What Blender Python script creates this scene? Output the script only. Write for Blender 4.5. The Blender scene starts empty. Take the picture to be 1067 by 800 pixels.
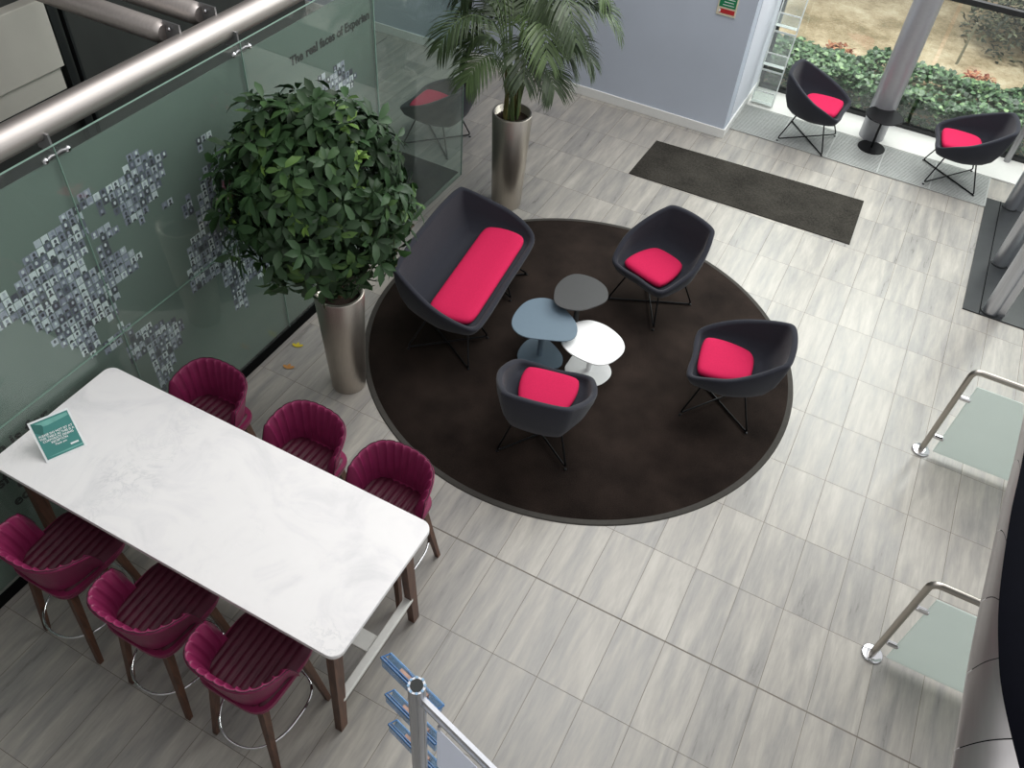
import bpy, math, random
from mathutils import Vector, Matrix, noise
random.seed(7)
PI = math.pi
SC = bpy.context.scene
COL = SC.collection

# ---------------------------------------------------------------- materials
def nt(name):
    m = bpy.data.materials.new(name); m.use_nodes = True
    t = m.node_tree
    b = t.nodes['Principled BSDF']
    return m, t, b
def N(t, typ, **kw):
    n = t.nodes.new(typ)
    for k, v in kw.items():
        if k in n.inputs: n.inputs[k].default_value = v
        else: setattr(n, k, v)
    return n
def s2l(c):
    return tuple(((x/255.0)/12.92 if x/255.0 <= .04045 else ((x/255.0+.055)/1.055)**2.4) for x in c) + (1,)
def ramp(t, stops, fac=None):
    r = t.nodes.new('ShaderNodeValToRGB')
    e = r.color_ramp.elements
    while len(e) > 1: e.remove(e[-1])
    e[0].position = stops[0][0]; e[0].color = stops[0][1]
    for p, c in stops[1:]:
        x = e.new(p); x.color = c
    if fac is not None: t.links.new(fac, r.inputs[0])
    return r
def plain(name, rgb, rough=.5, metal=0, spec=.5, var=.08, scale=30, bump=0, bscale=300, stretch=None, sheen=0):
    m, t, b = nt(name)
    c = s2l(rgb)
    tc = N(t, 'ShaderNodeTexCoord')
    mp = N(t, 'ShaderNodeMapping'); t.links.new(tc.outputs['Object'], mp.inputs[0])
    if stretch: mp.inputs['Scale'].default_value = stretch
    nz = N(t, 'ShaderNodeTexNoise', Scale=scale, Detail=4.0); t.links.new(mp.outputs[0], nz.inputs['Vector'])
    lo = tuple(x*(1-var) for x in c[:3])+(1,); hi = tuple(min(1, x*(1+var)) for x in c[:3])+(1,)
    r = ramp(t, [(.3, lo), (.7, hi)], nz.outputs[0])
    t.links.new(r.outputs[0], b.inputs['Base Color'])
    b.inputs['Roughness'].default_value = rough; b.inputs['Metallic'].default_value = metal
    b.inputs['Specular IOR Level'].default_value = spec
    if sheen: b.inputs['Sheen Weight'].default_value = sheen
    if bump:
        n2 = N(t, 'ShaderNodeTexNoise', Scale=bscale, Detail=3.0); t.links.new(mp.outputs[0], n2.inputs['Vector'])
        bp = N(t, 'ShaderNodeBump', Strength=bump, Distance=.002); t.links.new(n2.outputs[0], bp.inputs['Height'])
        t.links.new(bp.outputs[0], b.inputs['Normal'])
    return m
def glass(name, tint, alpha=.12, rough=.02):
    # thin architectural glass: see-through with a real fresnel reflection
    m = bpy.data.materials.new(name); m.use_nodes = True; t = m.node_tree; t.nodes.clear()
    o = N(t, 'ShaderNodeOutputMaterial'); tr = N(t, 'ShaderNodeBsdfTransparent'); tr.inputs[0].default_value = tint
    gl = N(t, 'ShaderNodeBsdfGlossy'); gl.inputs['Roughness'].default_value = rough
    df = N(t, 'ShaderNodeBsdfDiffuse'); df.inputs[0].default_value = tint
    fr = N(t, 'ShaderNodeFresnel'); ge = N(t, 'ShaderNodeNewGeometry')
    io = N(t, 'ShaderNodeMapRange'); t.links.new(ge.outputs['Backfacing'], io.inputs[0]); io.inputs['To Min'].default_value = 1.5; io.inputs['To Max'].default_value = 1/1.5
    t.links.new(io.outputs[0], fr.inputs['IOR'])
    mu = N(t, 'ShaderNodeMath', operation='MULTIPLY'); t.links.new(fr.outputs[0], mu.inputs[0]); mu.inputs[1].default_value = 1.0
    m1 = N(t, 'ShaderNodeMixShader'); m1.inputs[0].default_value = alpha
    t.links.new(tr.outputs[0], m1.inputs[1]); t.links.new(df.outputs[0], m1.inputs[2])
    m2 = N(t, 'ShaderNodeMixShader'); t.links.new(mu.outputs[0], m2.inputs[0])
    t.links.new(m1.outputs[0], m2.inputs[1]); t.links.new(gl.outputs[0], m2.inputs[2])
    t.links.new(m2.outputs[0], o.inputs[0])
    return m

def translucent(name, rgb, clear=.0, mix=.5):
    m = bpy.data.materials.new(name); m.use_nodes = True; t = m.node_tree; t.nodes.clear()
    o = N(t, 'ShaderNodeOutputMaterial'); c = s2l(rgb)
    nz = N(t, 'ShaderNodeTexNoise', Scale=3.0); r = ramp(t, [(.3, tuple(x*.97 for x in c[:3])+(1,)), (.7, c)], nz.outputs[0])
    d = N(t, 'ShaderNodeBsdfPrincipled', Roughness=.4); tl = N(t, 'ShaderNodeBsdfTranslucent'); tr = N(t, 'ShaderNodeBsdfTransparent')
    t.links.new(r.outputs[0], d.inputs['Base Color']); t.links.new(r.outputs[0], tl.inputs[0])
    a = N(t, 'ShaderNodeMixShader'); a.inputs[0].default_value = mix; t.links.new(d.outputs[0], a.inputs[1]); t.links.new(tl.outputs[0], a.inputs[2])
    b = N(t, 'ShaderNodeMixShader'); b.inputs[0].default_value = clear; t.links.new(a.outputs[0], b.inputs[1]); t.links.new(tr.outputs[0], b.inputs[2])
    t.links.new(b.outputs[0], o.inputs[0]); return m

def floor_material():
    m, t, b = nt('floor_tiles')
    tc = N(t, 'ShaderNodeTexCoord'); L = t.links.new
    sx = N(t, 'ShaderNodeSeparateXYZ'); L(tc.outputs['Object'], sx.inputs[0])
    def mth(op, a, bb=None, c=None):
        n = N(t, 'ShaderNodeMath', operation=op)
        for i, v in enumerate((a, bb, c)):
            if v is None: continue
            if isinstance(v, (int, float)): n.inputs[i].default_value = v
            else: L(v, n.inputs[i])
        return n.outputs[0]
    u = mth('DIVIDE', sx.outputs[0], .3); v = mth('DIVIDE', sx.outputs[1], .596)
    fu = mth('FLOOR', u); fv = mth('FLOOR', v)
    cu = mth('FRACT', u); cv = mth('FRACT', v)
    du = mth('MULTIPLY', mth('MINIMUM', cu, mth('SUBTRACT', 1.0, cu)), .3)
    dv = mth('MULTIPLY', mth('MINIMUM', cv, mth('SUBTRACT', 1.0, cv)), .6)
    d = mth('MINIMUM', du, dv)
    wide = mth('ABSOLUTE', mth('SUBTRACT', v, 1.0))        # expansion joint along one row
    wj = mth('LESS_THAN', mth('MULTIPLY', wide, .6), .0048)
    g = mth('LESS_THAN', d, .0016)
    grout = mth('MAXIMUM', g, wj)
    cid = N(t, 'ShaderNodeCombineXYZ'); L(fu, cid.inputs[0]); L(fv, cid.inputs[1])
    wn = N(t, 'ShaderNodeTexWhiteNoise', noise_dimensions='3D'); L(cid.outputs[0], wn.inputs['Vector'])
    # veins along the long side of each tile, every tile cut from another place of the stone
    off = N(t, 'ShaderNodeVectorMath', operation='SCALE'); L(wn.outputs['Color'], off.inputs[0]); off.inputs['Scale'].default_value = 17.0
    add = N(t, 'ShaderNodeVectorMath', operation='ADD'); L(tc.outputs['Object'], add.inputs[0]); L(off.outputs[0], add.inputs[1])
    mp = N(t, 'ShaderNodeMapping'); mp.inputs['Scale'].default_value = (13, 1.6, 1); L(add.outputs[0], mp.inputs[0])
    n1 = N(t, 'ShaderNodeTexNoise', Scale=1.0, Detail=5.0, Roughness=.55, Distortion=.35); L(mp.outputs[0], n1.inputs['Vector'])
    mp2 = N(t, 'ShaderNodeMapping'); mp2.inputs['Scale'].default_value = (60, 8, 1); L(add.outputs[0], mp2.inputs[0])
    n2 = N(t, 'ShaderNodeTexNoise', Scale=1.0, Detail=6.0, Roughness=.7); L(mp2.outputs[0], n2.inputs['Vector'])
    s = mth('ADD', mth('MULTIPLY', n1.outputs[0], .72), mth('MULTIPLY', n2.outputs[0], .28))
    s = mth('ADD', s, mth('MULTIPLY', mth('SUBTRACT', wn.outputs['Value'], .5), .11))
    r = ramp(t, [(.26, s2l((130, 127, 124))), (.42, s2l((150, 147, 143))), (.54, s2l((165, 160, 153))), (.66, s2l((180, 175, 167))), (.8, s2l((193, 188, 180)))], s)
    mx = N(t, 'ShaderNodeMix', data_type='RGBA'); L(grout, mx.inputs['Factor']); L(r.outputs[0], mx.inputs['A'])
    mx.inputs['B'].default_value = s2l((112, 104, 96))
    L(mx.outputs['Result'], b.inputs['Base Color'])
    rr = mth('ADD', mth('MULTIPLY', s, .22), .20); L(mth('ADD', rr, mth('MULTIPLY', grout, .4)), b.inputs['Roughness'])
    bp = N(t, 'ShaderNodeBump', Strength=.5, Distance=.001); L(mth('SUBTRACT', 1.0, grout), bp.inputs['Height'])
    L(bp.outputs[0], b.inputs['Normal'])
    return m

def marble_material():
    m, t, b = nt('white_marble'); L = t.links.new
    tc = N(t, 'ShaderNodeTexCoord')
    n0 = N(t, 'ShaderNodeTexNoise', Scale=2.2, Detail=8.0, Roughness=.62, Distortion=1.4); L(tc.outputs['Object'], n0.inputs['Vector'])
    r = ramp(t, [(.32, s2l((232, 230, 231))), (.44, s2l((243, 240, 241))), (.5, s2l((247, 244, 244))), (.62, s2l((249, 246, 246)))], n0.outputs[0])
    n1 = N(t, 'ShaderNodeTexNoise', Scale=5.0, Detail=9.0, Roughness=.7, Distortion=2.2); L(tc.outputs['Object'], n1.inputs['Vector'])
    r1 = ramp(t, [(.46, (1, 1, 1, 1)), (.49, s2l((238, 239, 240))), (.5, s2l((216, 218, 221))), (.515, s2l((238, 239, 240))), (.55, (1, 1, 1, 1))], n1.outputs[0])
    n2 = N(t, 'ShaderNodeTexNoise', Scale=1.6, Detail=3.0); L(tc.outputs['Object'], n2.inputs['Vector'])
    r2 = ramp(t, [(.5, (0, 0, 0, 1)), (.62, (.6, .6, .6, 1))], n2.outputs[0])
    mx = N(t, 'ShaderNodeMix', data_type='RGBA', blend_type='MULTIPLY'); L(r2.outputs[0], mx.inputs['Factor']); L(r.outputs[0], mx.inputs['A']); L(r1.outputs[0], mx.inputs['B'])
    L(mx.outputs['Result'], b.inputs['Base Color']); b.inputs['Roughness'].default_value = .32
    return m

def carpet_material(name, lo, hi, sc=90):
    m, t, b = nt(name); L = t.links.new
    tc = N(t, 'ShaderNodeTexCoord')
    n1 = N(t, 'ShaderNodeTexNoise', Scale=sc, Detail=5.0, Roughness=.75); L(tc.outputs['Object'], n1.inputs['Vector'])
    n2 = N(t, 'ShaderNodeTexNoise', Scale=3.0, Detail=4.0); L(tc.outputs['Object'], n2.inputs['Vector'])
    a = N(t, 'ShaderNodeMath', operation='MULTIPLY_ADD'); L(n2.outputs[0], a.inputs[0]); a.inputs[1].default_value = .5; L(n1.outputs[0], a.inputs[2])
    r = ramp(t, [(.55, s2l(lo)), (.95, s2l(hi))], a.outputs[0]); L(r.outputs[0], b.inputs['Base Color'])
    b.inputs['Roughness'].default_value = 1; b.inputs['Specular IOR Level'].default_value = .1
    bp = N(t, 'ShaderNodeBump', Strength=.9, Distance=.006); L(n1.outputs[0], bp.inputs['Height']); L(bp.outputs[0], b.inputs['Normal'])
    return m

def leaf_material(name, dark, mid, light, rough=.38, spec=.5):
    m, t, b = nt(name); L = t.links.new
    at = N(t, 'ShaderNodeAttribute', attribute_name='tone')
    r = ramp(t, [(0, s2l(dark)), (.55, s2l(mid)), (1, s2l(light))], at.outputs['Fac'])
    L(r.outputs[0], b.inputs['Base Color']); b.inputs['Roughness'].default_value = rough
    b.inputs['Specular IOR Level'].default_value = spec
    return m

def wood_material():
    m, t, b = nt('walnut_wood'); L = t.links.new
    tc = N(t, 'ShaderNodeTexCoord'); mp = N(t, 'ShaderNodeMapping'); mp.inputs['Scale'].default_value = (40, 40, 3); L(tc.outputs['Object'], mp.inputs[0])
    n1 = N(t, 'ShaderNodeTexNoise', Scale=1.5, Detail=6.0, Distortion=.6); L(mp.outputs[0], n1.inputs['Vector'])
    r = ramp(t, [(.3, s2l((64, 40, 30))), (.7, s2l((108, 72, 54)))], n1.outputs[0]); L(r.outputs[0], b.inputs['Base Color'])
    b.inputs['Roughness'].default_value = .42
    return m

def brushed(name, rgb, rough=.28, sc=(400, 400, 2)):
    m, t, b = nt(name); L = t.links.new
    tc = N(t, 'ShaderNodeTexCoord'); mp = N(t, 'ShaderNodeMapping'); mp.inputs['Scale'].default_value = sc; L(tc.outputs['Object'], mp.inputs[0])
    n1 = N(t, 'ShaderNodeTexNoise', Scale=1.0, Detail=3.0); L(mp.outputs[0], n1.inputs['Vector'])
    c = s2l(rgb)
    r = ramp(t, [(.3, tuple(x*.88 for x in c[:3])+(1,)), (.7, c)], n1.outputs[0]); L(r.outputs[0], b.inputs['Base Color'])
    b.inputs['Metallic'].default_value = 1; b.inputs['Roughness'].default_value = rough
    return m

def print_material():
    m, t, b = nt('portrait_print'); L = t.links.new
    at = N(t, 'ShaderNodeAttribute', attribute_name='tone')
    r = ramp(t, [(0, s2l((26, 26, 36))), (.35, s2l((104, 104, 126))), (.65, s2l((172, 172, 194))), (1, s2l((250, 250, 255)))], at.outputs['Fac'])
    L(r.outputs[0], b.inputs['Base Color']); b.inputs['Roughness'].default_value = .4
    return m

def ground_material():
    m, t, b = nt('dry_ground'); L = t.links.new
    tc = N(t, 'ShaderNodeTexCoord')
    n1 = N(t, 'ShaderNodeTexNoise', Scale=1.1, Detail=8.0, Roughness=.65); L(tc.outputs['Object'], n1.inputs['Vector'])
    n2 = N(t, 'ShaderNodeTexNoise', Scale=22.0, Detail=5.0, Roughness=.7); L(tc.outputs['Object'], n2.inputs['Vector'])
    a = N(t, 'ShaderNodeMath', operation='MULTIPLY_ADD'); L(n2.outputs[0], a.inputs[0]); a.inputs[1].default_value = .35; L(n1.outputs[0], a.inputs[2])
    r = ramp(t, [(.42, s2l((96, 92, 66))), (.6, s2l((150, 132, 104))), (.72, s2l((182, 164, 136))), (.85, s2l((204, 190, 164)))], a.outputs[0])
    L(r.outputs[0], b.inputs['Base Color']); b.inputs['Roughness'].default_value = 1
    return m

M = {}
M['floor'] = floor_material()
M['marble'] = marble_material()
M['rug'] = carpet_material('brown_pile', (17, 14, 13), (60, 50, 45), 150)
M['rug_edge'] = plain('rug_binding', (62, 59, 55), .9, var=.1, bump=.3)
M['mat'] = carpet_material('grey_mat_pile', (40, 38, 35), (70, 67, 62), 60)
M['shell'] = plain('charcoal_felt', (45, 46, 54), .95, var=.1, scale=160, bump=.35, bscale=500, spec=.15, sheen=.15)
M['pink'] = plain('pink_felt', (200, 36, 82), .9, var=.06, scale=120, bump=.3, bscale=500, spec=.15)
M['black_metal'] = plain('black_metal', (22, 22, 24), .35, .6)
M['leather'] = plain('plum_leather', (132, 36, 80), .42, var=.1, scale=14, bump=.25, bscale=220, spec=.45)
M['leather_seat'] = plain('dark_plum_leather', (78, 18, 42), .5, var=.12, scale=14, bump=.25, bscale=220, spec=.4)
M['seam'] = plain('seam_thread', (58, 12, 34), .6)
M['wood'] = wood_material()
M['chrome'] = brushed('chrome', (225, 225, 228), .08)
M['steel'] = brushed('brushed_steel', (186, 180, 172), .30, (3, 3, 300))
M['alu'] = brushed('aluminium', (206, 208, 214), .38, (200, 200, 1.5))
M['steel_v'] = brushed('brushed_planter_steel', (200, 192, 182), .42, (200, 200, 1.5))
M['rail'] = brushed('satin_tube', (206, 198, 194), .52, (60, 2, 60))
M['zinc'] = plain('zinc_plate', (150, 150, 152), .4, .8)
M['white_metal'] = plain('white_metal', (228, 227, 222), .4, var=.03)
M['white'] = plain('white_paint', (232, 232, 230), .6, var=.02)
M['blue_wall'] = plain('lilac_wall_paint', (190, 198, 212), .8, var=.025, scale=2, bump=.05, bscale=150)
M['film'] = plain('green_film', (112, 126, 118), .6, var=.05, scale=1.5)
M['glass'] = glass('clear_green_glass', (.92, .965, .945, 1), .03)
M['winglass'] = glass('window_glass', (.95, .98, .96, 1), .02)
M['frost'] = translucent('frosted_glass', (226, 234, 230), .2, .5)
M['glass_edge'] = plain('glass_edge', (132, 160, 148), .25, var=.04)
M['black'] = plain('black_skirting', (10, 11, 12), .8, spec=.1)
M['dark_wall'] = plain('dark_wall', (58, 60, 58), .85, var=.15, scale=3, stretch=(1, 1, .3))
M['pale_panel'] = plain('pale_bulkhead', (206, 202, 192), .7, var=.05, scale=2)
M['dark_frame'] = plain('dark_frame', (34, 36, 37), .45)
M['grate'] = plain('grate_metal', (176, 178, 176), .5, .2)
M['slot'] = plain('grate_well', (70, 72, 72), .8)
M['sill'] = plain('white_sill', (226, 226, 222), .4, var=.02)
M['blackmat'] = plain('black_stone', (38, 40, 42), .35, var=.15, scale=8)
M['table_blue'] = plain('blue_grey_lacquer', (104, 122, 136), .42, var=.02)
M['table_dark'] = plain('dark_grey_lacquer', (70, 70, 70), .42, var=.03)
M['table_white'] = plain('white_lacquer', (246, 246, 246), .3, var=.01)
M['teal'] = plain('teal_print', (62, 134, 128), .35, var=.05, scale=12)
M['teal_light'] = plain('light_teal_print', (112, 176, 166), .35)
M['teal_dark'] = plain('dark_teal_print', (36, 104, 98), .35)
M['ink_white'] = plain('white_ink', (236, 240, 240), .5)
M['ink'] = plain('black_ink', (22, 26, 26), .5)
M['acrylic_white'] = plain('acrylic_card', (240, 242, 242), .25)
M['blue_acrylic'] = glass('blue_acrylic', (.62, .76, .90, 1), .22, .05)
M['blue_edge'] = plain('blue_acrylic_edge', (66, 104, 150), .25)
M['blue_light'] = plain('pale_blue_acrylic_edge', (150, 184, 214), .25)
M['leaflet'] = plain('leaflet_paper', (176, 140, 124), .5, var=.3, scale=18)
M['paper'] = translucent('white_poster', (236, 238, 246), 0, .5)
M['clear'] = glass('clear_acrylic', (.96, .98, .97, 1), .10, .05)
M['clear_edge'] = plain('acrylic_edge', (236, 240, 238), .3)
M['soil'] = plain('soil', (52, 38, 30), .95, var=.4, scale=60, bump=.8, bscale=60)
M['leaf'] = leaf_material('schefflera_leaf', (22, 38, 22), (52, 80, 46), (124, 158, 70), .5, .3)
M['palm'] = leaf_material('palm_leaf', (34, 46, 28), (80, 100, 62), (132, 156, 98), .45)
M['ivy'] = leaf_material('ivy_leaf', (30, 50, 32), (72, 102, 68), (138, 166, 116), .4)
M['shrub'] = leaf_material('shrub_leaf', (36, 42, 34), (74, 80, 64), (122, 124, 98), .6)
M['redplant'] = leaf_material('red_leaf', (110, 62, 44), (160, 96, 70), (196, 150, 110), .6)
M['stem'] = plain('palm_stem', (116, 112, 62), .6, var=.3, scale=20)
M['bark'] = plain('bark', (84, 66, 46), .9, var=.3, scale=40)
M['ground'] = ground_material()
M['print'] = print_material()
M['red_print'] = plain('red_print', (186, 44, 48), .45)
M['green_print'] = plain('green_print', (24, 128, 84), .45)
M['cream'] = plain('cream_card', (226, 216, 192), .5)
M['yellow_leaf'] = plain('yellow_leaf', (206, 186, 44), .6)
M['orange_leaf'] = plain('orange_leaf', (196, 138, 72), .6)
M['canopy_grey'] = brushed('canopy_grey_metal', (206, 202, 202), .42, (30, 1, 30))
M['canopy_black'] = plain('canopy_black', (6, 7, 16), .9, var=.1, spec=.1)
M['slab'] = plain('slab_plaster', (170, 168, 164), .8)
M['post'] = plain('fence_post', (134, 130, 112), .8)

# ---------------------------------------------------------------- mesh builder
class MB:
    def __init__(s): s.v = []; s.f = []; s.t = []; s.sm = []; s.mi = []
    def add(s, vs, fs, smooth=False, tone=.5, M=None, mi=0):
        o = len(s.v)
        for p in vs:
            p = Vector(p)
            if M is not None: p = M @ p
            s.v.append(p)
        for f in fs: s.f.append([i+o for i in f]); s.t.append(tone); s.sm.append(smooth); s.mi.append(mi)
        return s
    def box(s, c, d, M=None, bev=0, **k):
        x, y, z = [q/2 for q in d]
        if bev <= 0:
            vs = [(c[0]+a*x, c[1]+b*y, c[2]+e*z) for e in (-1, 1) for b in (-1, 1) for a in (-1, 1)]
            fs = [(0, 2, 3, 1), (4, 5, 7, 6), (0, 1, 5, 4), (2, 6, 7, 3), (0, 4, 6, 2), (1, 3, 7, 5)]
            return s.add(vs, fs, M=M, **k)
        pl = rrect(2*x, 2*y, min(bev*2, x*.9, y*.9), 4)
        ins = rrect(2*x-2*bev, 2*y-2*bev, min(bev, x*.8, y*.8), 4)
        return s.loft([[(c[0]+p[0], c[1]+p[1], c[2]+h) for p in q] for q, h in ((ins, -z), (pl, -z+bev), (pl, z-bev), (ins, z))], M=M, **k)
    def loft(s, rings, closed=True, caps=True, smooth=False, tone=.5, M=None, mi=0):
        n = len(rings[0]); vs = [p for r in rings for p in r]; fs = []
        for j in range(len(rings)-1):
            for i in range(n if closed else n-1):
                k = (i+1) % n
                fs.append((j*n+i, j*n+k, (j+1)*n+k, (j+1)*n+i))
        s.add(vs, fs, smooth, tone, M, mi)
        if caps and closed:
            s.add(rings[0], [tuple(reversed(range(n)))], False, tone, M, mi)
            s.add(rings[-1], [tuple(range(n))], False, tone, M, mi)
        return s
    def tube(s, path, r, n=10, M=None, tone=.5, closed=False, caps=True):
        path = [Vector(p) for p in path]; m = len(path)
        rs = r if isinstance(r, (list, tuple)) else [r]*m
        rings = []; up = None
        for i in range(m):
            if closed: d = (path[(i+1) % m]-path[i-1])
            else: d = path[min(i+1, m-1)]-path[max(i-1, 0)]
            d.normalize()
            if up is None:
                up = Vector((0, 0, 1)) if abs(d.z) < .9 else Vector((1, 0, 0))
            a = d.cross(up).normalized(); b = a.cross(d).normalized(); up = b
            rings.append([path[i]+(a*math.cos(2*PI*k/n)+b*math.sin(2*PI*k/n))*rs[i] for k in range(n)])
        if closed: rings.append(rings[0])
        return s.loft(rings, smooth=True, caps=caps and not closed, M=M, tone=tone)
    def lathe(s, prof, n=40, c=(0, 0), M=None, smooth=True):
        rings = [[(c[0]+r*math.cos(2*PI*k/n), c[1]+r*math.sin(2*PI*k/n), z) for k in range(n)] for r, z in prof]
        return s.loft(rings, smooth=smooth, M=M)
    def prism(s, poly, z0, z1, bev=0, M=None, **k):
        if bev:
            cx = sum(p[0] for p in poly)/len(poly); cy = sum(p[1] for p in poly)/len(poly)
            def sc(q):
                out = []
                for p in poly:
                    d = Vector((p[0]-cx, p[1]-cy)); l = d.length; d *= (l-q)/l; out.append((cx+d.x, cy+d.y))
                return out
            i = sc(bev)
            rg = [[(p[0], p[1], h) for p in q] for q, h in ((i, z0), (poly, z0+bev), (poly, z1-bev), (i, z1))]
        else: rg = [[(p[0], p[1], h) for p in poly] for h in (z0, z1)]
        return s.loft(rg, M=M, **k)
    def build(s, name, mat, parent=None, label=None):
        me = bpy.data.meshes.new(name)
        me.from_pydata([tuple(v) for v in s.v], [], s.f)
        me.polygons.foreach_set('use_smooth', s.sm)
        mats = mat if isinstance(mat, (list, tuple)) else [mat]
        for q in mats: me.materials.append(q)
        me.polygons.foreach_set('material_index', s.mi)
        if len(set(s.t)) > 1:
            a = me.attributes.new('tone', 'FLOAT', 'FACE'); a.data.foreach_set('value', s.t)
        me.update()
        o = bpy.data.objects.new(name, me); COL.objects.link(o)
        if parent is not None: o.parent = parent
        if label: o['label'] = label
        return o

def rrect(w, h, r, n=6):
    out = []
    for cx, cy, a in ((w/2-r, h/2-r, 0), (-w/2+r, h/2-r, PI/2), (-w/2+r, -h/2+r, PI), (w/2-r, -h/2+r, 3*PI/2)):
        for k in range(n+1):
            t = a+PI/2*k/n; out.append((cx+r*math.cos(t), cy+r*math.sin(t)))
    return out
def cr(P, n=8, closed=True):
    P = [Vector(p) for p in P]; m = len(P); out = []
    rng = range(m) if closed else range(m-1)
    for i in rng:
        if closed: a, b, c, d = P[i-1], P[i], P[(i+1) % m], P[(i+2) % m]
        else: a, b, c, d = P[max(i-1, 0)], P[i], P[i+1], P[min(i+2, m-1)]
        for k in range(n):
            t = k/n
            out.append(.5*((2*b)+(c-a)*t+(2*a-5*b+4*c-d)*t*t+(3*b-a-3*c+d)*t**3))
    if not closed: out.append(P[-1])
    return out
def fillet(P, r, n=5):
    P = [Vector(p) for p in P]; out = [P[0]]
    for i in range(1, len(P)-1):
        a = (P[i-1]-P[i]); b = (P[i+1]-P[i]); q = min(r, a.length*.45, b.length*.45)
        A = P[i]+a.normalized()*q; B = P[i]+b.normalized()*q
        for k in range(n+1):
            t = k/n; out.append((1-t)**2*A+2*t*(1-t)*P[i]+t*t*B)
    out.append(P[-1]); return out
def tag(o, label=None, cat=None, group=None, kind=None):
    if label: o['label'] = label
    if cat: o['category'] = cat
    if group: o['group'] = group
    if kind: o['kind'] = kind
    return o
def thing(name, label, cat, loc=(0, 0, 0), rz=0, group=None):
    o = bpy.data.objects.new(name, None); COL.objects.link(o); o.empty_display_size = .1
    o.location = loc; o.rotation_euler = (0, 0, rz)
    return tag(o, label, cat, group)
def copy_tree(o, parent=None):
    c = o.copy(); COL.objects.link(c)
    if parent is not None: c.parent = parent
    for ch in [q for q in bpy.data.objects if q.parent == o]: copy_tree(ch, c)
    return c
def place(proto, used, loc, rz, label, group=None):
    o = copy_tree(proto) if used else proto
    o.location = loc; o.rotation_euler = (0, 0, rz); o['label'] = label
    if group: o['group'] = group
    return o
def text_mesh(name, s, size, mat, parent, mtx, align='LEFT', bold=0, extr=.0006, label=None):
    cu = bpy.data.curves.new(name+'_tmp', 'FONT'); cu.body = s; cu.size = size; cu.align_x = align
    cu.extrude = extr; cu.offset = bold; cu.resolution_u = 3
    t = bpy.data.objects.new(name+'_tmp', cu); COL.objects.link(t)
    dg = bpy.context.evaluated_depsgraph_get()
    me = bpy.data.meshes.new_from_object(t.evaluated_get(dg)); me.name = name
    bpy.data.objects.remove(t)
    me.transform(mtx); me.materials.clear(); me.materials.append(mat)
    o = bpy.data.objects.new(name, me); COL.objects.link(o); o.parent = parent
    if label: o['label'] = label
    return o
def text_width(s, size, bold):
    cu = bpy.data.curves.new('w_tmp', 'FONT'); cu.body = s; cu.size = size; cu.offset = bold
    t = bpy.data.objects.new('w_tmp', cu); COL.objects.link(t); bpy.context.view_layer.update()
    w = t.dimensions.x; bpy.data.objects.remove(t); return w
def text_words(s, size, mat, parent, mtx_at, align='LEFT', bold=0):
    """one mesh per word; mtx_at(x) gives the matrix at x along the line"""
    x0 = -text_width(s, size, bold)/2 if align == 'CENTER' else 0
    out = []; pos = 0
    for w in s.split(' '):
        pre = s[:pos]
        x = x0+(text_width(pre+'|', size, bold)-text_width('|', size, bold) if pre else 0)
        out.append(text_mesh('lettering', w, size, mat, parent, mtx_at(x), bold=bold)); pos += len(w)+1
    return out
def struct(o): o['kind'] = 'structure'; return o

# ---------------------------------------------------------------- camera
R = ((0.8839551599782816, 0.4629582717214128, 0.06552033113845873),
     (0.3787830664759322, -0.6268775619352409, -0.6808435289354067),
     (-0.27412891802737693, 0.6266531424854189, -0.7294924093602955))
cam = bpy.data.cameras.new('camera'); co = bpy.data.objects.new('camera', cam); COL.objects.link(co)
cam.sensor_width = 36; cam.lens = 868.98655*36/1067; cam.clip_start = .05; cam.clip_end = 200
mw = Matrix.Identity(4)
for i in range(3):
    mw[i][0] = R[0][i]; mw[i][1] = -R[1][i]; mw[i][2] = -R[2][i]
mw[0][3], mw[1][3], mw[2][3] = 0.8733813, -2.09823509, 4.82425176
co.matrix_world = mw
SC.camera = co

# ================================================================= SETTING
b = MB(); b.add([(-9, -4, 0), (6.5, -4, 0), (6.5, 8.1, 0), (-9, 8.1, 0), (-9, -4, -.2), (6.5, -4, -.2), (6.5, 8.1, -.2), (-9, 8.1, -.2)],
    [(0, 1, 2, 3), (7, 6, 5, 4), (0, 4, 5, 1), (1, 5, 6, 2), (2, 6, 7, 3), (3, 7, 4, 0)])
struct(b.build('floor', M['floor']))
WT = 6.5
b = MB(); b.box((-4.66, 6.64+.11, WT/2), (7.97, .22, WT))
struct(b.build('wall_back', M['blue_wall']))
b = MB(); b.box((-.745, 7.48, WT/2), (.15, 1.24, WT))
struct(b.build('wall_recess', plain('window_lit_reveal', (222, 226, 236), .8, var=.02, scale=2)))  # whiter than the back wall: strong window light put into the colour
b = MB(); b.box((-4.66, 6.64-.009, .055), (7.98, .018, .11), bev=.004)
struct(b.build('baseboard_back', M['white']))
b = MB(); b.box((-.662, 7.37, .055), (.016, 1.48, .11), bev=.004)
struct(b.build('baseboard_recess', M['white']))
# ground outside
b = MB(); b.box((2, 18.2, -.12), (40, 20, .2))
struct(b.build('ground', M['ground']))
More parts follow.
